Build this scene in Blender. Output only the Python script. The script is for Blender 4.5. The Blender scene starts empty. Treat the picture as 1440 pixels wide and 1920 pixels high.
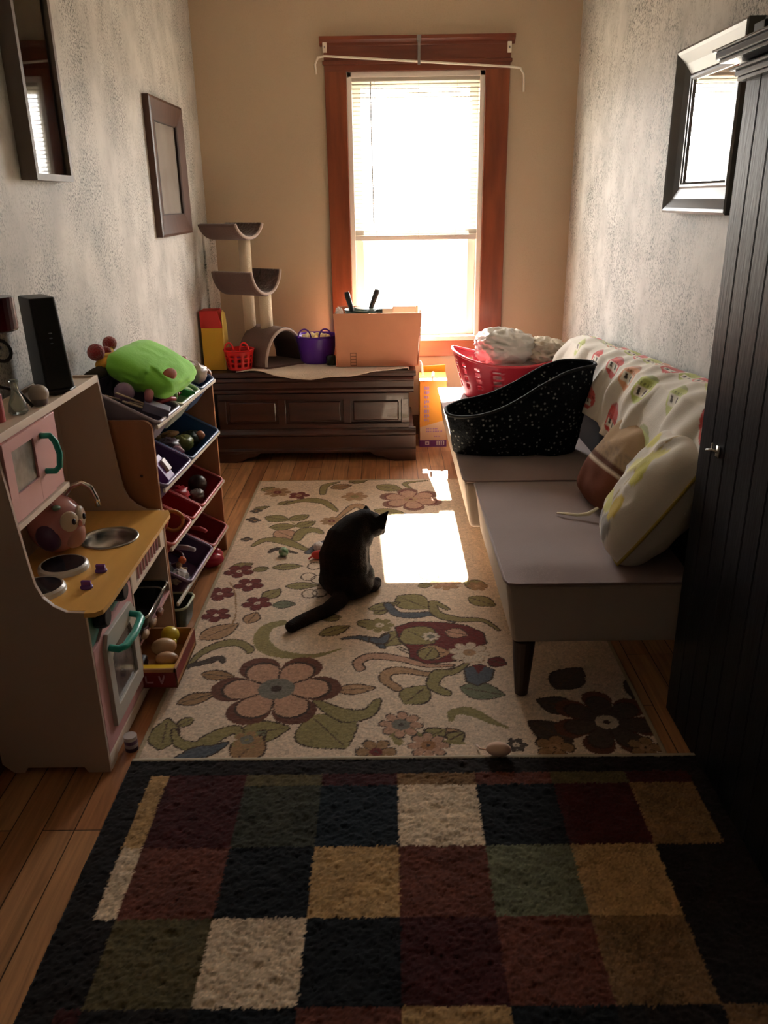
import bpy, bmesh, math, random
import numpy as np
from mathutils import Vector, Matrix, noise, Euler
random.seed(7)
SC = bpy.context.scene
COL = SC.collection
# ---------------------------------------------------------------- camera, world, sun, exposure
cd = bpy.data.cameras.new('camera'); cam = bpy.data.objects.new('camera', cd); COL.objects.link(cam)
cd.sensor_fit = 'VERTICAL'; cd.sensor_height = 24.0; cd.lens = 1530.0/1920.0*24.0; cd.clip_start = .02
def _n(v): return v/np.linalg.norm(v)
_Z = -_n(np.array([62., -3990., -1530.])); _Y = _n(np.array([4., 587., -1530.])); _Y = _n(_Y-_Z*(_Y@_Z)); _X = np.cross(_Y, _Z)
cam.matrix_world = Matrix.Translation((0, 0, 1.5)) @ Matrix([list(_X), list(_Y), list(_Z)]).to_4x4()
SC.camera = cam
SC.view_settings.view_transform = 'Standard'; SC.view_settings.look = 'None'; SC.view_settings.gamma = 1
SC.view_settings.use_curve_mapping = False; SC.view_settings.exposure = 1.08
W = bpy.data.worlds.new('sky'); SC.world = W; W.use_nodes = True
bg = W.node_tree.nodes['Background']; bg.inputs[1].default_value = 13
_nt = W.node_tree; _g = _nt.nodes.new('ShaderNodeTexCoord'); _s = _nt.nodes.new('ShaderNodeSeparateXYZ'); _r = _nt.nodes.new('ShaderNodeMapRange'); _m = _nt.nodes.new('ShaderNodeMix'); _m.data_type = 'RGBA'
_nt.links.new(_g.outputs['Generated'], _s.inputs[0]); _nt.links.new(_s.outputs['Z'], _r.inputs[0]); _r.inputs[1].default_value = -.05; _r.inputs[2].default_value = .08
_nt.links.new(_r.outputs[0], _m.inputs[0]); _m.inputs[6].default_value = (.28, .25, .21, 1); _m.inputs[7].default_value = (1, .975, .94, 1); _nt.links.new(_m.outputs[2], bg.inputs[0])  # bright ground below, hazy sky above
sd = bpy.data.lights.new('sun', 'SUN'); sd.energy = 70; sd.angle = math.radians(.6); sd.color = (1, .93, .82)
sun = bpy.data.objects.new('sun', sd); COL.objects.link(sun)
sun.rotation_euler = Vector((.055, -1, -.87)).to_track_quat('-Z', 'Y').to_euler(); sun.location = (0, 8, 5)
ad = bpy.data.lights.new('window_portal', 'AREA'); ad.shape = 'RECTANGLE'; ad.size = .82; ad.size_y = 1.56; ad.cycles.is_portal = True
ar = bpy.data.objects.new('window_portal', ad); COL.objects.link(ar); ar.location = (.185, 5.60, 1.43); ar.rotation_euler = (math.radians(-90), 0, 0)
SC.cycles.max_bounces = 10; SC.cycles.diffuse_bounces = 6; SC.cycles.transparent_max_bounces = 12

# ---------------------------------------------------------------- materials
MATS = {}
def mat(name, col=(.5, .5, .5), rough=.6, metal=0, spec=.5, bump=0, bscale=60, var=0, vscale=12, trans=0, alpha=1, emit=None, estr=0, coat=0, attr=None, stretch=(1, 1, 1), col2=None, sheen=0, transl=0):
    if name in MATS: return MATS[name]
    m = bpy.data.materials.new(name); m.use_nodes = True; nt = m.node_tree; N = nt.nodes; L = nt.links
    b = N['Principled BSDF']
    b.inputs['Base Color'].default_value = (*col, 1); b.inputs['Roughness'].default_value = rough
    b.inputs['Metallic'].default_value = metal; b.inputs['Specular IOR Level'].default_value = spec
    b.inputs['Transmission Weight'].default_value = trans; b.inputs['Coat Weight'].default_value = coat
    b.inputs['Sheen Weight'].default_value = sheen
    if emit: b.inputs['Emission Color'].default_value = (*emit, 1); b.inputs['Emission Strength'].default_value = estr
    tc = N.new('ShaderNodeTexCoord'); mp = N.new('ShaderNodeMapping'); mp.inputs['Scale'].default_value = stretch
    L.new(tc.outputs['Object'], mp.inputs[0])
    src = None
    if attr:
        a = N.new('ShaderNodeAttribute'); a.attribute_name = attr; src = a.outputs['Color']
    if var or col2:
        n = N.new('ShaderNodeTexNoise'); n.inputs['Scale'].default_value = vscale; n.inputs['Detail'].default_value = 5
        L.new(mp.outputs[0], n.inputs['Vector'])
        r = N.new('ShaderNodeMapRange'); r.inputs[1].default_value = .3; r.inputs[2].default_value = .7
        L.new(n.outputs['Fac'], r.inputs[0])
        mx = N.new('ShaderNodeMix'); mx.data_type = 'RGBA'
        c2 = col2 or tuple(c*(1-var) for c in col)
        if src:
            mx.blend_type = 'MULTIPLY'; mx.inputs[0].default_value = var
            L.new(src, mx.inputs[6]); L.new(r.outputs[0], mx.inputs[7])
        else:
            L.new(r.outputs[0], mx.inputs[0]); mx.inputs[6].default_value = (*col, 1); mx.inputs[7].default_value = (*c2, 1)
        src = mx.outputs[2]
    if src: L.new(src, b.inputs['Base Color'])
    if bump:
        n2 = N.new('ShaderNodeTexNoise'); n2.inputs['Scale'].default_value = bscale; n2.inputs['Detail'].default_value = 4
        L.new(mp.outputs[0], n2.inputs['Vector'])
        bp = N.new('ShaderNodeBump'); bp.inputs['Strength'].default_value = bump; bp.inputs['Distance'].default_value = .01
        L.new(n2.outputs['Fac'], bp.inputs['Height']); L.new(bp.outputs[0], b.inputs['Normal'])
    if transl:
        t = N.new('ShaderNodeBsdfTranslucent'); t.inputs[0].default_value = (*col, 1); ms = N.new('ShaderNodeMixShader'); ms.inputs[0].default_value = transl
        L.new(b.outputs[0], ms.inputs[1]); L.new(t.outputs[0], ms.inputs[2]); L.new(ms.outputs[0], N['Material Output'].inputs[0])
    MATS[name] = m; return m

def wood(name, c1, c2, axis='x', rough=.4, scale=8, coat=0, bump=.05):
    st = {'x': (.12, 1, 1), 'y': (1, .12, 1), 'z': (1, 1, .12)}[axis]
    m = mat(name, c1, rough, col2=c2, vscale=scale*3, stretch=st, bump=bump, bscale=scale*10, coat=coat)
    return m

def plaster(name, base, grey, amount, bump):
    if name in MATS: return MATS[name]
    m = mat(name, base, .55, bump=0); nt = m.node_tree; N = nt.nodes; L = nt.links; b = N['Principled BSDF']
    b.inputs['Specular IOR Level'].default_value = .4
    tc = N.new('ShaderNodeTexCoord'); mp = N.new('ShaderNodeMapping'); mp.inputs['Scale'].default_value = (1, 1, .8); L.new(tc.outputs['Object'], mp.inputs[0])
    def nz(s, d=4, ro=.6):
        n = N.new('ShaderNodeTexNoise'); n.inputs['Scale'].default_value = s; n.inputs['Detail'].default_value = d; n.inputs['Roughness'].default_value = ro
        L.new(mp.outputs[0], n.inputs['Vector']); return n.outputs['Fac']
    def rng(x, a, c):
        r = N.new('ShaderNodeMapRange'); r.inputs[1].default_value = a; r.inputs[2].default_value = c; L.new(x, r.inputs[0]); return r.outputs[0]
    def mul(x, y):
        q = N.new('ShaderNodeMath'); q.operation = 'MULTIPLY'; L.new(x, q.inputs[0])
        if isinstance(y, float): q.inputs[1].default_value = y
        else: L.new(y, q.inputs[1])
        return q.outputs[0]
    speck = rng(nz(125, 3, .75), .50, .57); patch = rng(nz(2.6, 6, .75), .40, .60)
    f1 = mul(mul(speck, patch), amount)
    mx = N.new('ShaderNodeMix'); mx.data_type = 'RGBA'; L.new(f1, mx.inputs[0]); mx.inputs[6].default_value = (*base, 1); mx.inputs[7].default_value = (*grey, 1)
    soft = mul(rng(nz(6, 4), .4, .7), amount*.35)
    m2 = N.new('ShaderNodeMix'); m2.data_type = 'RGBA'; L.new(soft, m2.inputs[0]); L.new(mx.outputs[2], m2.inputs[6]); m2.inputs[7].default_value = (*grey, 1)
    L.new(m2.outputs[2], b.inputs['Base Color'])
    bp = N.new('ShaderNodeBump'); bp.inputs['Strength'].default_value = bump; bp.inputs['Distance'].default_value = .006
    L.new(nz(45, 5), bp.inputs['Height']); L.new(bp.outputs[0], b.inputs['Normal'])
    return m

def floor_mat():
    m = mat('oak_strip_floor', rough=.33); nt = m.node_tree; N = nt.nodes; L = nt.links; b = N['Principled BSDF']
    tc = N.new('ShaderNodeTexCoord'); sp = N.new('ShaderNodeSeparateXYZ'); cb = N.new('ShaderNodeCombineXYZ')
    L.new(tc.outputs['Object'], sp.inputs[0]); L.new(sp.outputs['Y'], cb.inputs['X']); L.new(sp.outputs['X'], cb.inputs['Y'])
    br = N.new('ShaderNodeTexBrick'); L.new(cb.outputs[0], br.inputs['Vector'])
    br.offset = .37; br.offset_frequency = 3
    br.inputs['Scale'].default_value = 1; br.inputs['Brick Width'].default_value = .83; br.inputs['Row Height'].default_value = .082
    br.inputs['Mortar Size'].default_value = .0016; br.inputs['Mortar Smooth'].default_value = .1
    br.inputs['Color1'].default_value = (.46, .20, .085, 1); br.inputs['Color2'].default_value = (.61, .32, .15, 1); br.inputs['Mortar'].default_value = (.05, .02, .008, 1)
    mp = N.new('ShaderNodeMapping'); mp.inputs['Scale'].default_value = (.9, 14, 1); L.new(cb.outputs[0], mp.inputs[0])
    n = N.new('ShaderNodeTexNoise'); n.inputs['Scale'].default_value = 3; n.inputs['Detail'].default_value = 6; n.inputs['Distortion'].default_value = 1.2; L.new(mp.outputs[0], n.inputs['Vector'])
    r = N.new('ShaderNodeMapRange'); r.inputs[1].default_value = .3; r.inputs[2].default_value = .7; r.inputs[3].default_value = .62; r.inputs[4].default_value = 1.1; L.new(n.outputs['Fac'], r.inputs[0])
    mx = N.new('ShaderNodeMix'); mx.data_type = 'RGBA'; mx.blend_type = 'MULTIPLY'; mx.inputs[0].default_value = 1
    L.new(br.outputs['Color'], mx.inputs[6]); L.new(r.outputs[0], mx.inputs[7]); L.new(mx.outputs[2], b.inputs['Base Color'])
    bp = N.new('ShaderNodeBump'); bp.inputs['Strength'].default_value = .3; bp.inputs['Distance'].default_value = .002; bp.invert = True
    L.new(br.outputs['Fac'], bp.inputs['Height']); L.new(bp.outputs[0], b.inputs['Normal'])
    return m

# ---------------------------------------------------------------- mesh builder
class MB:
    def __init__(s): s.v = []; s.f = []; s.m = []; s.x = Matrix.Identity(4)
    def add(s, vs, fs, mi=0):
        o = len(s.v); s.v += [tuple(s.x @ Vector(v)) for v in vs]; s.f += [tuple(i+o for i in f) for f in fs]; s.m += [mi]*len(fs); return s
    def box(s, x0, x1, y0, y1, z0, z1, mi=0):
        v = [(x, y, z) for x in (x0, x1) for y in (y0, y1) for z in (z0, z1)]
        return s.add(v, [(0, 1, 3, 2), (4, 6, 7, 5), (0, 4, 5, 1), (2, 3, 7, 6), (0, 2, 6, 4), (1, 5, 7, 3)], mi)
    def prism(s, pts, ax, a, b, mi=0):
        n = len(pts)
        def P(p, t): return {'x': (t, p[0], p[1]), 'y': (p[0], t, p[1]), 'z': (p[0], p[1], t)}[ax]
        v = [P(p, a) for p in pts]+[P(p, b) for p in pts]
        return s.add(v, [tuple(range(n)), tuple(range(2*n-1, n-1, -1))]+[(i, n+i, n+(i+1) % n, (i+1) % n) for i in range(n)], mi)
    def tube(s, path, r, n=10, mi=0, flat=1):
        path = [Vector(p) for p in path]; k = len(path); rs = r if hasattr(r, '__len__') else [r]*k
        vs = []; up = None
        for i, p in enumerate(path):
            t = (path[min(i+1, k-1)]-path[max(i-1, 0)]).normalized()
            if up is None: up = Vector((0, 0, 1)) if abs(t.z) < .9 else Vector((0, 1, 0))
            a = t.cross(up)
            if a.length < 1e-5: a = t.cross(Vector((1, 0, 0)))
            a.normalize(); b = a.cross(t).normalized(); up = b
            for j in range(n):
                q = 2*math.pi*j/n; vs.append(p+a*(rs[i]*math.cos(q))+b*(rs[i]*flat*math.sin(q)))
        fs = [(i*n+j, i*n+(j+1) % n, (i+1)*n+(j+1) % n, (i+1)*n+j) for i in range(k-1) for j in range(n)]
        fs += [tuple(range(n-1, -1, -1)), tuple(range((k-1)*n, k*n))]
        return s.add(vs, fs, mi)
    def lathe(s, prof, c=(0, 0, 0), n=28, mi=0, closed=True):
        vs = [(c[0]+r*math.cos(2*math.pi*j/n), c[1]+r*math.sin(2*math.pi*j/n), c[2]+z) for r, z in prof for j in range(n)]
        k = len(prof); fs = [(i*n+j, i*n+(j+1) % n, (i+1)*n+(j+1) % n, (i+1)*n+j) for i in range(k-1) for j in range(n)]
        if closed: fs += [tuple(range(n-1, -1, -1)), tuple(range((k-1)*n, k*n))]
        return s.add(vs, fs, mi)
    def ell(s, c, r, rot=(0, 0, 0), nu=20, nv=12, mi=0, fn=None):
        R = Euler(rot).to_matrix(); vs = []
        for i in range(nv+1):
            th = math.pi*i/nv
            for j in range(nu):
                ph = 2*math.pi*j/nu; d = Vector((math.sin(th)*math.cos(ph), math.sin(th)*math.sin(ph), math.cos(th)))
                k = fn(d) if fn else 1
                vs.append(Vector(c)+R@Vector((d.x*r[0]*k, d.y*r[1]*k, d.z*r[2]*k)))
        fs = [(i*nu+j, (i+1)*nu+j, (i+1)*nu+(j+1) % nu, i*nu+(j+1) % nu) for i in range(nv) for j in range(nu)]
        return s.add(vs, fs, mi)
    def grid(s, fn, nu, nv, wrap=False, mi=0, skip=None):
        vs = [fn(i/nu, j/nv) for j in range(nv+1) for i in range(nu+(0 if wrap else 1))]
        w = nu+(0 if wrap else 1); fs = []
        for j in range(nv):
            for i in range(nu):
                if skip and skip(i, j): continue
                i2 = (i+1) % w; fs.append((j*w+i, j*w+i2, (j+1)*w+i2, (j+1)*w+i))
        return s.add(vs, fs, mi)
WL = {}
def build(name, mb, mats, parent=None, loc=None, smooth=False, bevel=0, bseg=2, solid=0, sub=0, auto=None, label=None, weld=True):
    me = bpy.data.meshes.new(name)
    base = WL[parent.name] if parent else Vector(loc if loc is not None else (0, 0, 0))
    me.from_pydata([tuple(Vector(v)-base) for v in mb.v], [], mb.f)
    for m in (mats if isinstance(mats, (list, tuple)) else [mats]): me.materials.append(m)
    for p, i in zip(me.polygons, mb.m): p.material_index = i
    bm = bmesh.new(); bm.from_mesh(me)
    if weld: bmesh.ops.remove_doubles(bm, verts=bm.verts, dist=1e-5)
    bmesh.ops.recalc_face_normals(bm, faces=bm.faces); bm.to_mesh(me); bm.free()
    o = bpy.data.objects.new(name, me); COL.objects.link(o)
    if parent: o.parent = parent
    else: o.location = base
    WL[o.name] = base
    if smooth: me.shade_smooth()
    if solid: q = o.modifiers.new('solid', 'SOLIDIFY'); q.thickness = solid; q.offset = 0
    if bevel: q = o.modifiers.new('bevel', 'BEVEL'); q.width = bevel; q.segments = bseg; q.limit_method = 'ANGLE'; q.angle_limit = math.radians(40)
    if sub: q = o.modifiers.new('sub', 'SUBSURF'); q.levels = sub; q.render_levels = sub
    if label: o['label'] = label
    return o
def tag(o, label, cat, group=None):
    o['label'] = label; o['category'] = cat
    if group: o['group'] = group
    return o
def thing(name, label, cat, loc, group=None):
    o = bpy.data.objects.new(name, None); COL.objects.link(o); o.location = loc; o.empty_display_size = .05
    WL[o.name] = Vector(loc); return tag(o, label, cat, group)
def struct(name, mb, m, **k):
    o = build(name, mb, m, **k); o['kind'] = 'structure'; return o
def single(name, mb, m, label, cat, loc, group=None, **k):
    return tag(build(name, mb, m, loc=loc, **k), label, cat, group)
def arc(cx, cy, r, a0, a1, n=6): return [(cx+r*math.cos(math.radians(a0+(a1-a0)*i/n)), cy+r*math.sin(math.radians(a0+(a1-a0)*i/n))) for i in range(n+1)]
def rrect(x0, x1, y0, y1, r, n=5): return arc(x1-r, y1-r, r, 0, 90, n)+arc(x0+r, y1-r, r, 90, 180, n)+arc(x0+r, y0+r, r, 180, 270, n)+arc(x1-r, y0+r, r, 270, 360, n)
def nz(p, s=1, seed=0): return noise.noise(Vector((p[0]*s+seed, p[1]*s+seed*1.7, p[2]*s-seed)))
def ridge(p, s, seed=0): return 1-abs(nz(p, s, seed))*2
# painted pigment on a mesh: evaluates a colour function per vertex of the rug or fabric
def paint(o, cols):
    a = o.data.color_attributes.new('pigment', 'FLOAT_COLOR', 'POINT'); a.data.foreach_set('color', np.asarray(cols, dtype=np.float32).ravel())

# ---------------------------------------------------------------- room
XL, XR, YB, YF, ZC = -1.12, 1.14, 5.40, -1.6, 2.72
WX0, WX1, WZ0, WZ1 = -.225, .592, .655, 2.20
m_side = plaster('mottled_plaster', (.62, .605, .565), (.085, .095, .085), 1.0, .10)
m_back = plaster('cream_plaster', (.50, .395, .275), (.41, .32, .215), .3, .06)
struct('floor', MB().box(XL-.1, XR+.1, YF-.1, YB+.15, -.06, 0), floor_mat())
struct('ceiling', MB().box(XL-.1, XR+.1, YF-.1, YB+.15, ZC, ZC+.06), mat('ceiling_paint', (.85, .80, .72), .9))
struct('wall_left', MB().box(XL-.1, XL, YF, YB+.15, 0, ZC), m_side)
struct('wall_right', MB().box(XR, XR+.1, YF, YB+.15, 0, ZC), m_side)
struct('wall_front', MB().box(XL-.1, XR+.1, YF-.1, YF, 0, ZC), mat('hall_paint', (.66, .55, .45), .9))
wb = MB().box(XL, WX0, YB, YB+.15, 0, ZC).box(WX1, XR, YB, YB+.15, 0, ZC).box(WX0, WX1, YB, YB+.15, 0, WZ0).box(WX0, WX1, YB, YB+.15, WZ1, ZC)
struct('wall_back', wb, m_back)
struct('trim_1', MB().box(XL, XL+.014, 5.22, YB, .13, 1.37).prism(arc(XL+.0, YB, .045, 270, 360, 6)+[(XL, YB)], 'z', .13, 1.37), m_side, bevel=.003)
m_cherry = wood('stained_casing_wood', (.25, .065, .022), (.15, .035, .012), 'z', .35, 8, .3)
m_cherryx = wood('stained_head_wood', (.20, .05, .02), (.12, .028, .012), 'x', .38, 8, .2)
m_base = wood('dark_baseboard_wood', (.16, .06, .025), (.10, .035, .015), 'y', .4)
struct('baseboard_left', MB().box(XL, XL+.015, YF, YB, 0, .13), m_base, bevel=.003)
struct('baseboard_right', MB().box(XR-.015, XR, YF, YB, 0, .13), m_base, bevel=.003)
struct('baseboard_back', MB().box(XL, XR, YB-.015, YB, 0, .13), m_base, bevel=.003)
# window
win = bpy.data.objects.new('window_1', None); COL.objects.link(win); win.location = (.185, YB, WZ0); win['kind'] = 'structure'; WL['window_1'] = Vector(win.location)
build('side_casing', MB().box(-.353, WX0, YB-.022, YB, .53, 2.235), m_cherry, win, bevel=.004)
build('side_casing', MB().box(WX1, .735, YB-.022, YB, .53, 2.235), m_cherry, win, bevel=.004)
hc = MB().box(-.353, .735, YB-.024, YB, WZ1, 2.34).box(-.362, .744, YB-.034, YB, 2.235, 2.255)
hc.prism([(YB, 2.33), (YB-.026, 2.33), (YB-.03, 2.345), (YB-.05, 2.36), (YB-.055, 2.378), (YB, 2.378)], 'x', -.375, .757)
build('head_casing', hc, m_cherryx, win, bevel=.003)
build('apron', MB().box(WX0, WX1, YB-.02, YB, .53, .632), wood('apron_wood', (.40, .13, .04), (.27, .08, .025), 'x', .35), win, bevel=.003)
m_vinyl = mat('white_vinyl', (.80, .76, .68), .35)
build('sill', MB().box(WX0-.003, WX1+.003, YB-.03, YB+.149, .632, WZ0+.006), m_vinyl, win, bevel=.004)
jm = MB().box(WX0, WX0+.03, YB-.005, YB+.149, WZ0, WZ1).box(WX1-.03, WX1, YB-.005, YB+.149, WZ0, WZ1).box(WX0, WX1, YB-.005, YB+.149, WZ1-.03, WZ1)
build('jamb', jm, m_vinyl, win, bevel=.003)
def sash(x0, x1, z0, z1, y, w=.045, mid=None):
    o = MB().box(x0, x0+w, y, y+.03, z0, z1).box(x1-w, x1, y, y+.03, z0, z1).box(x0+w, x1-w, y, y+.03, z0, z0+w).box(x0+w, x1-w, y, y+.03, z1-w, z1)
    s = build('sash', o, m_vinyl, win, bevel=.004)
    g = build('pane', MB().box(x0+w, x1-w, y+.012, y+.016, z0+w, z1-w), m_glass, s)
    return s
m_glass = mat('clear_glass', (1, 1, 1), 0)
nt = m_glass.node_tree; tb = nt.nodes.new('ShaderNodeBsdfTransparent'); gl = nt.nodes.new('ShaderNodeBsdfGlossy'); gl.inputs['Roughness'].default_value = .02; ms = nt.nodes.new('ShaderNodeMixShader'); ms.inputs[0].default_value = .05
nt.links.new(tb.outputs[0], ms.inputs[1]); nt.links.new(gl.outputs[0], ms.inputs[2]); nt.links.new(ms.outputs[0], nt.nodes['Material Output'].inputs[0])
sash(WX0+.03, WX1-.03, WZ0+.007, 1.30, YB+.045)
sash(WX0+.03, WX1-.03, 1.27, WZ1-.03, YB+.085)
# blind
bl = thing('mini_blind', 'white slatted mini blind lowered over the top of the window', 'blind', (.185, YB+.01, 2.19))
m_slat = mat('blind_slat', (.50, .46, .38), .6, transl=.04)
sl = MB(); zz = 2.135; k = 0
while zz > 1.315:
    a = math.radians(22); dy = .012*math.cos(a); dz = .012*math.sin(a); y = YB+.018
    sl.add([(WX0+.012, y-dy, zz-dz), (WX1-.012, y-dy, zz-dz), (WX1-.012, y, zz+.0015), (WX0+.012, y, zz+.0015), (WX1-.012, y+dy, zz+dz), (WX0+.012, y+dy, zz+dz)], [(0, 1, 2, 3), (3, 2, 4, 5)])
    zz -= .0235; k += 1
for i in range(14):
    z = 1.318-i*.0022; sl.box(WX0+.012, WX1-.012, YB+.006, YB+.030, z, z+.0012)
build('slats', sl, m_slat, bl, weld=False)
build('head_rail', MB().box(WX0+.006, WX1-.006, YB+.002, YB+.034, 2.15, 2.185), m_slat, bl, bevel=.003)
build('bottom_rail', MB().box(WX0+.01, WX1-.01, YB+.004, YB+.032, 1.256, 1.286), mat('blind_rail', (.62, .6, .55), .4), bl, bevel=.004)
build('tilt_wand', MB().tube([(-.085, YB-.006, 2.15), (-.083, YB-.008, 1.8), (-.078, YB-.006, 1.36)], .004, 8), mat('clear_grey_plastic', (.45, .45, .45), .3), bl)
for x in (-.06, .2, .43):
    build('ladder_cord', MB().tube([(x, YB+.003, 2.15), (x, YB+.003, 1.27)], .0012, 5), m_slat, bl)
# curtain rod and brackets
rod = thing('curtain_rod', 'thin white curtain rod hanging crooked across the window head', 'curtain rod', (.2, YB-.06, 2.24))
m_rod = mat('cream_painted_metal', (.78, .72, .6), .35)
build('rod', MB().tube([(-.40, YB-.004, 2.19), (-.405, YB-.02, 2.24), (-.385, YB-.05, 2.27), (-.345, YB-.06, 2.276), (.2, YB-.06, 2.24), (.74, YB-.06, 2.205), (.79, YB-.05, 2.2), (.815, YB-.02, 2.17), (.82, YB-.004, 2.08)], .0065, 8), m_rod, rod, smooth=True)
m_dm = mat('tarnished_metal', (.28, .26, .25), .4, metal=.7)
br = MB().box(.192, .208, YB-.07, YB-.055, 2.225, 2.345).box(.188, .212, YB-.075, YB-.024, 2.345, 2.375)
build('bracket', br, m_dm, rod, bevel=.002)
for x, z, side in ((-.345, 2.325, 'left'), (.725, 2.31, 'right')):
    t = thing('rod_bracket', 'small cream metal rod bracket screwed on the %s end of the window head' % side, 'bracket', (x, YB-.03, z))
    build('plate', MB().box(x-.012, x+.012, YB-.036, YB-.024, z-.028, z+.03), m_rod, t, bevel=.002)
    build('screw', MB().lathe([(.0, 0), (.005, 0), (.005, .004), (0, .004)], (0, 0, 0), 10).__class__().box(x-.004, x+.004, YB-.039, YB-.036, z-.006, z+.006), m_dm, t)
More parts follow.
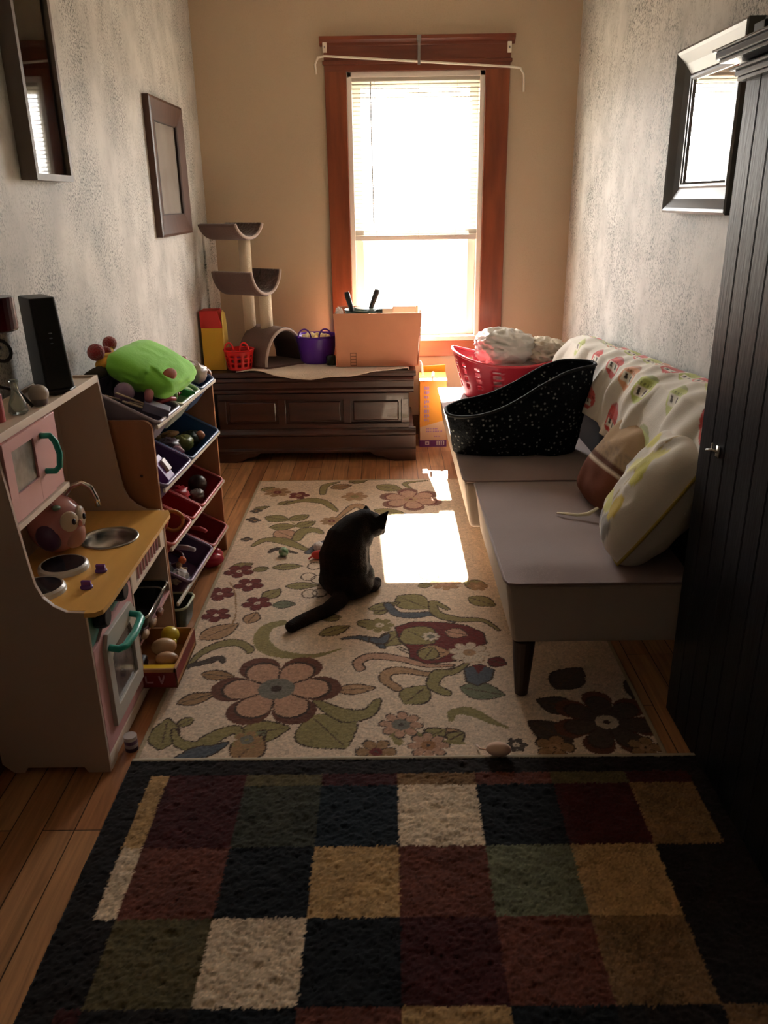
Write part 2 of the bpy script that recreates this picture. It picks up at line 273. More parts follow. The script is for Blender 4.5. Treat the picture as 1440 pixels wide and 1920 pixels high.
RUG=[
('L',(-0.647,2.384),(-0.529,2.362),0.3,'brown','D'),
('L',(-0.688,2.209),(-0.574,2.267),0.3,'brown','D'),
('L',(-0.187,2.275),(-0.052,2.288),0.26,'tan','D'),
('L',(-0.267,2.636),(-0.156,2.706),0.3,'olive','D'),
('L',(-0.438,3.048),(-0.301,3.055),0.28,'olive','D'),
('L',(-0.518,3.234),(-0.384,3.247),0.28,'olive','D'),
('L',(-0.633,3.847),(-0.503,3.791),0.4,'olive','D'),
('L',(-0.503,3.791),(-0.411,3.869),0.4,'olive','D'),
('L',(-0.592,3.702),(-0.46,3.718),0.4,'olive','D'),
('L',(-0.459,3.704),(-0.371,3.779),0.4,'olive','D'),
('L',(-0.597,3.204),(-0.53,3.235),0.4,'olive','D'),
('L',(-0.515,2.934),(-0.455,3.024),0.4,'olive','D'),
('L',(-0.472,2.882),(-0.377,2.889),0.4,'green','D'),
('L',(-0.547,2.732),(-0.523,2.825),0.4,'tan','D'),
('L',(-0.704,2.615),(-0.578,2.733),0.35,'tan','D'),
('L',(-0.555,3.659),(-0.446,3.556),0.45,'pink','D'),
('L',(-0.074,4.312),(0.07,4.217),0.4,'olive','D'),
('L',(-0.698,3.229),(-0.607,3.282),0.4,'olive','D'),
('L',(0.025,2.948),(0.146,2.835),0.5,'olive','D'),
('L',(0.037,2.196),(0.116,2.297),0.5,'olive','D'),
('L',(0.22,2.286),(0.363,2.237),0.4,'green','D'),
('L',(0.133,2.044),(0.21,2.046),0.3,'tan','D'),
('L',(0.143,3.188),(0.182,3.072),0.4,'olive','D'),
('L',(0.11,3.033),(0.174,3.052),0.4,'olive','D'),
('L',(0.162,2.003),(0.213,2.043),0.5,'olive','D'),
('L',(0.092,2.017),(0.16,2.06),0.5,'olive','D'),
('L',(-0.254,2.138),(-0.135,1.973),0.6,'olive','D'),
('L',(-0.473,2.039),(-0.31,2.079),0.4,'olive','D'),
('L',(-0.442,1.995),(-0.381,2.064),0.4,'green','D'),
('L',(-0.453,1.922),(-0.39,2.038),0.5,'brown','D'),
('L',(-0.618,2.131),(-0.66,2.085),0.4,'olive','D'),
('L',(-0.68,1.974),(-0.696,2.132),0.35,'olive','D'),
('L',(-0.133,2.734),(-0.044,2.707),0.4,'olive','D'),
('L',(-0.07,2.797),(-0.012,2.839),0.4,'olive','D'),
('L',(-0.091,2.832),(0.035,2.892),0.25,'olive','D'),
('L',(-0.028,2.554),(0.051,2.677),0.4,'olive','D'),
('L',(0.309,2.931),(0.41,2.851),0.4,'olive','D'),
('L',(0.304,3.068),(0.398,3.016),0.5,'olive','D'),
('L',(-0.192,2.778),(-0.272,2.759),0.4,'olive','D'),
('L',(-0.328,4.268),(-0.212,4.327),0.4,'brown','D'),
('L',(-0.228,4.355),(-0.124,4.445),0.4,'olive','D'),
('L',(-0.708,4.238),(-0.643,4.307),0.4,'olive','D'),
('L',(-0.593,4.023),(-0.497,4.077),0.3,'olive','D'),
('L',(-0.708,3.949),(-0.632,4.001),0.3,'olive','D'),
('L',(-0.086,3.926),(0.077,3.867),0.3,'olive','D'),
('L',(0.021,3.702),(0.182,3.789),0.4,'olive','D'),
('L',(0.157,3.842),(0.26,3.765),0.4,'olive','D'),
('L',(0.57,2.151),(0.456,2.211),0.45,'dk','D'),  # dark leaves here carry the shade of the right rug corner
('L',(0.528,1.991),(0.413,2.098),0.4,'dk','D'),
('L',(0.527,2.27),(0.642,2.397),0.4,'dk','D'),
('L',(0.768,2.205),(0.883,2.359),0.4,'dk','D'),
('S',[(-0.704,2.419),(-0.678,2.513),(-0.624,2.575),(-0.559,2.589),(-0.507,2.543),(-0.508,2.521)],(0.004,0.035,0.008),'olive','D'),
('S',[(-0.704,2.436),(-0.648,2.459),(-0.603,2.487),(-0.587,2.458)],(0.01,0.02,0.004),'dk','D'),
('S',[(-0.663,2.069),(-0.63,2.006),(-0.567,1.99),(-0.528,2.04),(-0.479,2.071),(-0.458,2.044)],(0.006,0.045,0.01),'olive','D'),
('S',[(-0.623,1.918),(-0.583,1.955),(-0.532,1.972),(-0.491,2.004)],(0.02,0.04,0.004),'blue','D'),
('S',[(-0.414,2.737),(-0.468,2.697),(-0.474,2.602),(-0.415,2.518),(-0.284,2.49),(-0.18,2.539)],(0.03,0.05,0.002),'olive',None),
('S',[(-0.047,2.215),(-0.077,2.149),(-0.143,2.136),(-0.208,2.18),(-0.249,2.225)],(0.012,0.05,0.006),'olive','D'),
('S',[(-0.014,2.871),(0.023,2.794),(0.094,2.784),(0.16,2.791),(0.233,2.725)],(0.02,0.03,0.002),'blue','D'),
('S',[(-0.18,2.611),(-0.116,2.617),(-0.057,2.585),(-0.032,2.547)],(0.002,0.02,0.012),'blue','D'),
('S',[(-0.067,2.601),(-0.038,2.592),(-0.012,2.638)],(0.02,0.03,0.004),'blue','D'),
('S',[(-0.109,2.406),(-0.116,2.448),(-0.072,2.486),(0.021,2.469),(0.119,2.422),(0.21,2.42)],(0.02,0.028,0.003),'pink','D'),
('S',[(0.016,2.281),(-0.024,2.338),(-0.009,2.384),(0.045,2.39),(0.13,2.368),(0.227,2.406)],(0.02,0.03,0.003),'tan','D'),
('S',[(0.176,2.253),(0.134,2.294),(0.155,2.367),(0.207,2.38),(0.266,2.44)],(0.02,0.034,0.004),'olive','D'),
('S',[(0.025,2.542),(0.103,2.478),(0.212,2.455),(0.27,2.475)],(0.002,0.012,0.003),'cream','D'),
('S',[(0.217,2.833),(0.166,2.889),(0.177,2.791),(0.255,2.746),(0.345,2.735),(0.396,2.66)],(0.01,0.03,0.003),'olive','D'),
('S',[(0.179,2.108),(0.188,2.144),(0.239,2.151),(0.299,2.1),(0.346,2.064)],(0.012,0.035,0.004),'olive',None),
('S',[(0.017,2.0),(0.005,2.052),(0.046,2.056),(0.1,2.011),(0.208,1.992)],(0.02,0.03,0.006),'olive',None),
('S',[(-0.553,4.022),(-0.461,4.084),(-0.354,4.055),(-0.275,3.918)],(0.004,0.05,0.01),'olive','D'),
('S',[(-0.262,3.819),(-0.193,3.985),(-0.142,3.967),(-0.121,3.889)],(0.01,0.04,0.02),'tan','D'),
('S',[(-0.637,3.479),(-0.591,3.547),(-0.507,3.532),(-0.424,3.46),(-0.357,3.397)],(0.01,0.05,0.006),'olive','D'),
('S',[(-0.443,3.549),(-0.422,3.648),(-0.366,3.66),(-0.327,3.618)],(0.03,0.05,0.006),'olive','D'),
('S',[(-0.551,3.397),(-0.52,3.438),(-0.429,3.387)],(0.004,0.02,0.004),'dk','D'),
('S',[(-0.374,3.391),(-0.328,3.494),(-0.282,3.544)],(0.02,0.02,0.004),'blue','D'),
('S',[(-0.366,4.182),(-0.36,4.314),(-0.289,4.376)],(0.02,0.03,0.004),'olive','D'),
('S',[(-0.615,2.684),(-0.601,2.788),(-0.639,2.995),(-0.679,3.095)],(0.002,0.003,0.002),'brown',None),
('S',[(-0.284,2.49),(-0.305,2.452),(-0.348,2.425)],(0.004,0.004,0.003),'brown',None),
('S',[(-0.503,3.791),(-0.448,3.704),(-0.401,3.614)],(0.002,0.004,0.002),'olive',None),
('S',[(0.115,4.251),(0.088,4.342),(0.21,4.384)],(0.004,0.02,0.004),'olive','D'),
('F',(-0.38,2.288),0.182,6,'pink','D','gray',0.33,'ring',0.0),
('F',(-0.656,3.2),0.067,5,'burg','U2','cream',0.2,None,0.3),
('F',(-0.592,3.068),0.065,5,'burg','U2','cream',0.2,None,0.3),
('F',(-0.533,2.898),0.062,5,'burg','U2','cream',0.2,None,0.3),
('F',(-0.678,2.803),0.06,5,'burg','U2','cream',0.2,None,0.3),
('F',(-0.699,2.987),0.064,5,'burg','U2','cream',0.2,None,0.3),
('P',[(0.016,2.69),(0.082,2.729),(0.193,2.722),(0.281,2.695),(0.334,2.642),(0.339,2.565),(0.275,2.529),(0.212,2.448),(0.119,2.432),(0.065,2.479),(0.063,2.534),(0.03,2.591)],'burg','D'),
('L',(0.047,2.677),(0.154,2.569),0.6,'olive','D'),
('L',(0.198,2.657),(0.28,2.624),0.5,'pink','D'),
('L',(0.085,2.507),(0.207,2.505),0.5,'tan','D'),
('L',(0.111,2.457),(0.147,2.543),0.5,'olive','D'),
('F',(0.143,2.619),0.035,8,'cream','gray','gray',0.4,None,0),
('P',[(0.248,2.399),(0.246,2.323),(0.281,2.297),(0.327,2.331),(0.342,2.387),(0.301,2.422)],'blue','D'),
('P',[(0.274,2.422),(0.29,2.365),(0.322,2.418)],'burg',None),
('F',(0.272,2.503),0.075,8,'cream','T2','tan',0.3,None,0.2),
('L',(0.332,2.456),(0.392,2.42),0.6,'burg','D'),
('F',(-0.044,2.707),0.056,7,'olive','olive','cream',0.3,None,0),
('F',(0.025,2.086),0.07,8,'pink','dk','gray',0.4,None,0.1),
('F',(0.103,1.983),0.065,8,'pink','dk','B2',0.35,None,0),
('F',(-0.05,1.956),0.062,6,'brown','dk','burg',0.3,None,0),
('F',(0.36,1.982),0.034,6,'dk','D','cream',0.3,None,0),
('F',(0.226,3.06),0.068,8,'tan','brown','pink',0.4,None,0),
('F',(0.355,3.027),0.044,6,'brown','brown','tan',0.3,None,0),
('F',(0.11,4.079),0.147,6,'pink','burg','tan',0.25,'ring2',0.4),
('F',(-0.617,4.217),0.076,7,'brown','tan','burg',0.3,None,0),
('F',(-0.494,4.161),0.058,5,'burg','burg','tan',0.3,None,0),
('F',(-0.19,4.132),0.072,6,'tan','brown','olive',0.3,None,0),
('F',(-0.291,3.777),0.061,8,'brown','tan','burg',0.3,None,0),
('F',(-0.434,2.02),0.046,5,'brown','olive','gray',0.45,None,0),
('R',(-0.333,3.246),0.03,0.006,'D2'),
('R',(-0.351,3.138),0.03,0.006,'D2'),
('R',(-0.306,3.111),0.03,0.006,'D2'),
('R',(-0.332,2.977),0.03,0.006,'D2'),
('R',(-0.29,2.985),0.03,0.006,'D2'),
('F',(-0.692,3.932),0.033,4,'dk','dk','brown',0.3,None,0),
('F',(-0.693,3.812),0.033,4,'dk','dk','brown',0.3,None,0),
('F',(-0.681,3.557),0.03,4,'dk','dk','brown',0.3,None,0),
('F',(-0.677,3.797),0.032,4,'dk','dk','brown',0.3,None,0),
('F',(0.65,2.088),0.14,7,'dk','D','cream',0.25,'ring',0.2),  # rose kept dark, shade of this rug corner painted into the petals
('F',(0.469,1.967),0.061,5,'brown','D','tan',0.3,None,0),
('F',(0.73,1.963),0.053,5,'brown','D','tan',0.3,None,0),
]
# ---------------------------------------------------------------- rugs
def rug_pattern(X, Y):
    C = {'olive': (.26, .215, .085), 'brown': (.31, .18, .085), 'tan': (.40, .24, .13), 'green': (.17, .18, .11), 'blue': (.085, .10, .12), 'burg': (.15, .022, .018),
         'cream': (.60, .50, .39), 'pink': (.46, .27, .18), 'D': (.055, .03, .018), 'D2': (.10, .06, .035), 'dk': (.07, .05, .038), 'gray': (.17, .16, .13), 'ring': (.13, .045, .025), 'ring2': (.2, .09, .06), 'U2': (.07, .012, .01), 'T2': (.3, .2, .12), 'B2': (.3, .14, .06)}
    col = np.empty(X.shape+(3,), np.float32); col[:] = (.66, .525, .40)
    def win(cx, cy, r):
        m = (np.abs(X-cx) < r) & (np.abs(Y-cy) < r); return m
    def put(m, c):
        if c: col[m] = C[c]
    for e in RUG:
        k = e[0]
        if k == 'L':
            (ax, ay), (bx, by), w, c, o = e[1:]; L = math.hypot(bx-ax, by-ay); cx, cy = (ax+bx)/2, (ay+by)/2; ux, uy = (bx-ax)/L, (by-ay)/L
            u = ((X-cx)*ux+(Y-cy)*uy)/(L/2); v = np.abs(-(X-cx)*uy+(Y-cy)*ux)
            hw = w*L*.80*np.clip(1-u*u, 0, 1)*(1-.25*u)
            put((np.abs(u) < 1) & (v < hw+.0045), o if o else c); put((np.abs(u) < .97) & (v < hw-.002), c)
            if o: put((np.abs(u) < .8) & (v < .0022), 'D2')
        elif k == 'S':
            pts, (w0, w1, w2), c, o = e[1:]; P = []
            n = len(pts)
            for i in range(n-1):
                p0, p1, p2, p3 = (pts[max(i-1, 0)], pts[i], pts[i+1], pts[min(i+2, n-1)])
                for t in np.linspace(0, 1, 7)[:-1 if i < n-2 else None]:
                    P.append([.5*(2*p1[q]+(p2[q]-p0[q])*t+(2*p0[q]-5*p1[q]+4*p2[q]-p3[q])*t*t+(-p0[q]+3*p1[q]-3*p2[q]+p3[q])*t**3) for q in (0, 1)])
            best = np.full(X.shape, 9., np.float32); K = len(P)-1
            for i in range(K):
                (ax, ay), (bx, by) = P[i], P[i+1]; L2 = (bx-ax)**2+(by-ay)**2+1e-12
                t = np.clip(((X-ax)*(bx-ax)+(Y-ay)*(by-ay))/L2, 0, 1); s = (i+t)/K
                w = np.where(s < .5, w0+(w1-w0)*s*2, w1+(w2-w1)*(s*2-1))*.62+.0015
                best = np.minimum(best, np.hypot(X-ax-t*(bx-ax), Y-ay-t*(by-ay))-w)
            if o: put(best < .0055, o)
            put(best < 0, c)
        elif k == 'F':
            (cx, cy), r, n, pc, oc, cc, cr, ring, rot = e[1:]
            dx, dy = X-cx, Y-cy; d = np.hypot(dx, dy); a = np.arctan2(dy, dx)+rot
            pet = np.abs(np.cos(a*n/2))**.38
            lim = r*(.42+.58*pet)
            if ring: put(d < lim*1.13+.008, ring)
            put(d < lim, oc); put((d < lim-r*.05-.002) & (np.abs(np.cos(a*n/2)) > .13), pc); put(d < r*cr, cc); put(d < r*cr*.3, oc)
        elif k == 'P':
            pts, c, o = e[1:]; ins = np.zeros(X.shape, bool); n = len(pts); dist = np.full(X.shape, 9., np.float32)
            for i in range(n):
                (ax, ay), (bx, by) = pts[i], pts[(i+1) % n]
                cond = ((ay > Y) != (by > Y)); ins ^= cond & (X < (bx-ax)*(Y-ay)/((by-ay) or 1e-9)+ax)
                L2 = (bx-ax)**2+(by-ay)**2; t = np.clip(((X-ax)*(bx-ax)+(Y-ay)*(by-ay))/L2, 0, 1); dist = np.minimum(dist, np.hypot(X-ax-t*(bx-ax), Y-ay-t*(by-ay)))
            if o: put(ins | (dist < .006), o)
            put(ins, c)
        elif k == 'R':
            (cx, cy), r, w, c = e[1:]; d = np.hypot(X-cx, (Y-cy)*.8); put(np.abs(d-r) < w/2, c)
    return col
fx0, fx1, fy0, fy1 = -.745, .785, 1.925, 4.415
st = .0038; nx = int((fx1-fx0)/st); ny = int((fy1-fy0)/st)
gx, gy = np.meshgrid(np.linspace(fx0, fx1, nx+1), np.linspace(fy0, fy1, ny+1))
rs = np.random.RandomState(3)
warp = rs.normal(0, .0012, gx.shape)
Cx = rug_pattern(gx+warp, gy+rs.normal(0, .0012, gx.shape))
_q = np.random.RandomState(8).normal(0, 1, (gx.shape[0]//3+2, gx.shape[1]//3+2)).repeat(3, 0).repeat(3, 1)[:gx.shape[0], :gx.shape[1]]
Cx = Cx*(1+rs.normal(0, .11, gx.shape)+.06*_q).clip(.4, 1.6)[..., None]
bord = (gx < fx0+.012) | (gx > fx1-.012) | (gy > fy1-.012)
Cx[bord] = (.42, .34, .22)
def gridrug(name, gx, gy, H, C, m, label, cat, pig=1):
    ny_, nx_ = gx.shape; me = bpy.data.meshes.new(name); c = Vector((float(gx.mean()), float(gy.mean()), 0))
    V = np.stack([gx-c.x, gy-c.y, H], -1).reshape(-1, 3)
    idx = np.arange(ny_*nx_).reshape(ny_, nx_); q = np.stack([idx[:-1, :-1], idx[:-1, 1:], idx[1:, 1:], idx[1:, :-1]], -1).reshape(-1, 4)
    # skirt down to the floor and a flat underside
    ring = np.concatenate([idx[0, :], idx[1:, -1], idx[-1, -2::-1], idx[-2:0:-1, 0]]); sk = V[ring].copy(); sk[:, 2] = .0005; o = len(V)
    V = np.concatenate([V, sk]); n = len(ring); r2 = np.arange(n)+o
    q2 = np.stack([ring, r2, np.roll(r2, -1), np.roll(ring, -1)], -1); allq = np.concatenate([q, q2])
    me.vertices.add(len(V)); me.vertices.foreach_set('co', V.astype(np.float32).ravel())
    me.loops.add(allq.size); me.loops.foreach_set('vertex_index', allq.astype(np.int32).ravel())
    me.polygons.add(len(allq)); me.polygons.foreach_set('loop_start', np.arange(0, allq.size, 4, dtype=np.int32)); me.polygons.foreach_set('loop_total', np.full(len(allq), 4, np.int32))
    me.update(); me.validate(); me.materials.append(m); me.shade_smooth()
    o_ = bpy.data.objects.new(name, me); COL.objects.link(o_); o_.location = c
    CC = np.concatenate([C.reshape(-1, 3), C.reshape(-1, 3)[ring]*.8]); paint(o_, np.concatenate([CC*pig, np.ones((len(CC), 1))], 1))
    return tag(o_, label, cat)
H = .007+rs.normal(0, .0006, gx.shape)
gridrug('floral_rug', gx, gy, H, Cx, mat('woven_wool', rough=.95, spec=.1, attr='pigment', sheen=.2), 'cream rug with brown, olive and burgundy flowers under the cat', 'rug')
# chequered shag rug: colour squares in rug metres
bx = [-.745, -.672, -.622, -.4055, -.1965, .011, .2235, .432, .6385, .81, .90]
by = [.30, .52, .73, .94, 1.152, 1.367, 1.580, 1.804, 1.852, 1.925]
N_ = (.009, .010, .012); NV = (.011, .016, .022); BU = (.055, .011, .011); BR = (.13, .04, .025); OL = (.10, .08, .035); DO = (.045, .045, .03); CR = (.66, .51, .36); GO = (.43, .265, .115); BK = (.016, .012, .011); TN = (.21, .12, .052); GR = (.14, .14, .08)
rows = {  # from the far edge towards the viewer
    8: [BK]*10, 7: [BK, GO, BU, OL, BU, TN, BR, OL, BU, BK], 6: [BK, GO, BU, DO, NV, CR, N_, BU, TN, BK], 5: [BK, CR, BR, N_, GO, BR, GR, GO, BK, BK],
    4: [BK, BK, OL, CR, N_, BU, BR, TN, BK, BK], 3: [BK, BU, BK, N_, BR, GO, N_, BK, TN, BK], 2: [BK, GO, OL, BU, CR, N_, GR, BU, CR, BK], 1: [BK, CR, N_, GO, BR, OL, CR, N_, BU, BK], 0: [BK]*10}
st = .0042; cx0, cx1, cy0, cy1 = bx[0], bx[-1], by[0], by[-1]
gx, gy = np.meshgrid(np.linspace(cx0, cx1, int((cx1-cx0)/st)+1), np.linspace(cy0, cy1, int((cy1-cy0)/st)+1))
jx = gx+rs.normal(0, .0016, gx.shape); jy = gy+rs.normal(0, .0016, gx.shape)+.008*(gx+.1)*0
ix = np.clip(np.searchsorted(bx, jx)-1, 0, 9); iy = np.clip(np.searchsorted(by, jy)-1, 0, 8)
T = np.array([[rows[r][c] for c in range(10)] for r in range(9)], np.float32); Cc = T[iy, ix]
def smooth_noise(shape, k, seed):
    r = np.random.RandomState(seed); a = r.normal(0, 1, (shape[0]//k+3, shape[1]//k+3)); yy = np.linspace(0, shape[0]/k, shape[0]); xx = np.linspace(0, shape[1]/k, shape[1])
    y0 = yy.astype(int); x0 = xx.astype(int); fy = (yy-y0)[:, None]; fx = (xx-x0)[None, :]; fy = fy*fy*(3-2*fy); fx = fx*fx*(3-2*fx)
    return (a[y0][:, x0]*(1-fy)*(1-fx)+a[y0+1][:, x0]*fy*(1-fx)+a[y0][:, x0+1]*(1-fy)*fx+a[y0+1][:, x0+1]*fy*fx)
Cc = Cc*(1+.16*rs.normal(0, 1, gx.shape)+.10*smooth_noise(gx.shape, 6, 5)+.07*smooth_noise(gx.shape, 30, 9)).clip(.35, 1.7)[..., None]
H = .014+.0011*rs.normal(0, 1, gx.shape)+.0009*smooth_noise(gx.shape, 4, 1)+.0007*smooth_noise(gx.shape, 12, 2)
H[gy > cy1-.012] = .016; Cc[gy > cy1-.011] = (.46, .40, .30)
gridrug('checkered_rug', gx, gy, H, Cc, mat('shag_pile', rough=1, spec=.05, attr='pigment', sheen=.15), 'dark shag rug of coloured squares nearest the viewer', 'rug', .95)

# ---------------------------------------------------------------- sofa
sf = thing('futon_sofa', 'low taupe armless futon sofa with round wooden legs along right wall', 'sofa', (.74, 3.4, 0))
m_tau = mat('taupe_cotton', (.25, .17, .16), .85, bump=.12, bscale=300, var=.12, vscale=5, sheen=.3)
m_tau_lit = mat('taupe_cotton_lit', (.41, .34, .285), .9, bump=.12, bscale=300)  # same cotton as the top; bounced light on the side put into the colour
def seat(y0, y1, x0, sag, nm='seat_section'):
    def fn(u, v):
        x = x0+(.97-x0)*u; y = y0+(y1-y0)*v
        e = min(u*8, 1)*min((1-u)*8+.5, 1)*min(v*9, 1)*min((1-v)*9, 1)
        z = .425+sag*(e-.6)+.004*nz((x, y, 0), 5)+.003*ridge((x*.6+y*.3, y, 1), 3, 2)*e
        return (x, y, z)
    top = MB().grid(fn, 40, 50)
    s_ = build(nm, MB().add([(x0+.03, y0+.02, .205), (.97, y0+.02, .205), (.97, y1-.0, .205), (x0+.03, y1-.0, .205), (x0, y0, .418), (.97, y0, .418), (.97, y1, .418), (x0, y1, .418)],
        [(0, 3, 2, 1), (0, 1, 5, 4), (1, 2, 6, 5), (2, 3, 7, 6), (3, 0, 4, 7), (4, 5, 6, 7)]), m_tau_lit, sf, bevel=.018, bseg=4)
    t_ = build('seat_top', top, m_tau, s_, smooth=True)
    t_['label'] = 'worn taupe top panel'
    build('piping', MB().tube([(.9, y0-.002, .419), (x0+.03, y0-.002, .419), (x0+.006, y0+.004, .419), (x0-.002, y0+.03, .419), (x0-.002, y1-.02, .419)], .0045, 8), m_tau, s_, smooth=True)
seat(2.20, 3.145, .345, .010); seat(3.155, 4.93, .305, .008)
def back(u, v):
    y = 2.22+2.12*v; a = u*4
    prof = [(.90, .40), (.925, .60), (.965, .78), (1.04, .835), (1.115, .79), (1.12, .42)]
    t = u*5; i = min(int(t), 4); f = t-i; x = prof[i][0]*(1-f)+prof[i+1][0]*f; z = prof[i][1]*(1-f)+prof[i+1][1]*f
    return (x, y, z+(.065-.14*v)*(1 if u > .2 and u < .9 else 0))
bk_ = MB().grid(back, 20, 20)
n0 = len(bk_.v)
bk_.f += [tuple(range(0, 21)), tuple(range(n0-1, n0-22, -1))]; bk_.m += [0, 0]
build('backrest', bk_, mat('taupe_cotton_shaded', (.022, .017, .016), .95, spec=.1), sf, bevel=.02)  # sofa cotton darkened, so the backrest's shade sits in the colour
m_leg = wood('dark_leg_wood', (.05, .022, .012), (.03, .013, .008), 'z', .4)
for x, y in ((.415, 2.25), (.93, 2.25), (.42, 4.85), (.93, 4.85)):
    build('leg', MB().lathe([(.0, .008), (.021, .008), (.030, .12), (.036, .206), (0, .206)], (x, y, 0), 16), m_leg, sf, smooth=False, bevel=.002)

# blanket over the back
def bprof(u):  # profile from the hem in front up over the top and to the wall
    P = [(.872, .52), (.885, .62), (.915, .74), (.965, .842), (1.03, .872), (1.09, .868), (1.128, .845)]
    t = u*6; i = min(int(t), 5); f = t-i; return (P[i][0]*(1-f)+P[i+1][0]*f, P[i][1]*(1-f)+P[i+1][1]*f)
def blk(u, v):
    y = 2.2+2.10*v; hem = .10*math.sin(v*9+1.2)*.5+.05*nz((y, 0, 0), 2.2)
    # hem is higher at the far end
    uu = u+(1-u)*(.10+max(0, min(1, (v-.25)*.35+hem*.6))*.30)
    x, z = bprof(uu); d = (1-uu)
    f = math.sin(y*17+5*d+2.5*nz((y, 0, 0), 1.5))*.012+math.sin(y*43-9*d)*.005+.012*nz((y*3, d*2, 0), 2, 3)
    f = f*(.35+min(1, d*1.6))
    return (x-.012-max(f, -.006)-(.02*ridge((y, d*.3, 0), 2.6, 4)*d), y+.12*d*math.sin(y*3), z+f*.5+.012+.01*nz((y, d, 0), 4)+(.072-.14*v)*(1-.45*d))
NBU, NBV = 110, 360
bk = MB().grid(blk, NBU, NBV)
bo = single('printed_blanket', bk, mat('printed_fleece', rough=.95, spec=.1, attr='pigment', bump=.15, bscale=260, sheen=.3), 'white blanket printed with red, peach and lime critters over the sofa back', 'blanket', (1.0, 3.3, .5), smooth=True, weld=False)
bo.modifiers.new('solid', 'SOLIDIFY').thickness = .006
def bcol(u, v):
    base = (.70, .66, .58); P_ = [(.55, .06, .05), (.60, .10, .09), (.66, .32, .18), (.44, .50, .13), (.50, .55, .2)]
    s = v*2.10/.150; d = (1-u)*.66
    i = math.floor(s+.25*d/.1); fs = s+.25*d/.1-i-.5
    for row, cen, hgt, skip in ((0, .175, .078, 1), (1, .38, .080, 2), (2, .57, .06, 3)):
        if (i+row) % skip: continue
        ft = (d-cen-.012*((i*7) % 3-1))/hgt; R = P_[(i*2+row*3) % 5]; r = math.hypot(fs/.47, ft)
        if r < 1:
            if .12 < -ft*-1 < .62:
                if min(abs(fs-.14), abs(fs+.14)) < .05 and .2 < ft < .5: return (.06, .04, .03)
                return (.72, .68, .58) if abs(fs) < .3 else R
            if -.15 < ft < .05 and math.sin(fs*45) > .2: return tuple(c*.45 for c in R)
            if ft < -.6: return tuple(c*.6+.1 for c in R)
            return R
    return base
paint(bo, [(*bcol(i/NBU, j/NBV), 1) for j in range(NBV+1) for i in range(NBU+1)])

# pillows: superellipsoid cushions
def cushion(c, hw, hh, th, rot, n=36, seed=0, wr=.012):
    mb = MB(); R = Euler(rot).to_matrix(); C0 = Vector(c)
    def f(sgn):
        def g(u, v):
            a = 2*u-1; b = 2*v-1
            pa = a*(1-.10*b*b)*hw; pb = b*(1-.10*a*a)*hh
            e = max(0, (1-a**4)*(1-b**4)); h = th*(e**.42)*(.75+.25*(1-a*a)*(1-b*b))
            p = Vector((pa, pb, sgn*h)); k = min(1, e*3)
            p.z += sgn*wr*k*(ridge((pa, pb, sgn), 7, seed)-.5)+sgn*.5*wr*k*nz((pa, pb, 0), 16, seed)
            return C0+R@p
        return g
    mb.grid(f(1), n, n); mb.grid(f(-1), n, n, mi=1)
    rim = [C0+R@Vector((a*(1-.10*b*b)*hw, b*(1-.10*a*a)*hh, 0)) for a, b in [(-1+2*i/12, -1) for i in range(12)]+[(1, -1+2*i/12) for i in range(12)]+[(1-2*i/12, 1) for i in range(12)]+[(-1, 1-2*i/12) for i in range(13)]]
    return mb, rim
# leaf-print pillow leaning on the back at the near end
pr_ = (0, math.radians(-57), math.radians(-13))
mbp, rim = cushion((.842, 2.43, .612), .222, .20, .115, pr_, 44, 3, .016)
tp = thing('leaf_print_pillow', 'plump white pillow with yellow and grey leaves and yellow piping, near sofa end', 'pillow', (.845, 2.44, .43))
po = build('pillow_cover', mbp, [mat('leaf_print_cotton', rough=.9, spec=.1, attr='pigment', bump=.1, bscale=200, sheen=.2)], tp, smooth=True, weld=False)
build('piping', MB().tube(rim, .005, 8), mat('yellow_piping', (.36, .27, .04), .8), tp, smooth=True)
def leafcol(a, b, front):
    base = (.62, .58, .50)
    if not front: return (.55, .50, .43)
    for (cx, cy, rx, ry, an, c) in [(-.36, -.52, .20, .20, .3, (.50, .36, .03)), (-.70, -.50, .20, .24, 0, (.24, .22, .19)), (.22, -.45, .22, .15, .3, (.50, .46, .08)), (.2, .0, .14, .3, .3, (.66, .62, .25)), (-.4, -.05, .14, .30, -.3, (.62, .6, .2)), (-.7, .1, .14, .3, .2, (.35, .34, .36)), (.5, -.3, .12, .26, .9, (.60, .56, .2)), (.0, .6, .14, .3, 1, (.4, .38, .38)), (.55, .5, .14, .3, 0, (.6, .55, .15)), (-.5, .65, .14, .3, .4, (.62, .6, .2))]:
        dx, dy = a-cx, b-cy; u = dx*math.cos(an)+dy*math.sin(an); v = -dx*math.sin(an)+dy*math.cos(an)
        if (u/rx)**2+(v/ry)**2 < 1: return c
    if abs(b+.30-.3*a*a) < .02 and a > -.9: return (.40, .30, .12)
    return base
n = 44; cols = [(*leafcol(2*i/n-1, 2*j/n-1, True), 1) for j in range(n+1) for i in range(n+1)]+[(*leafcol(0, 0, False), 1)]*((n+1)**2)
paint(po, cols)
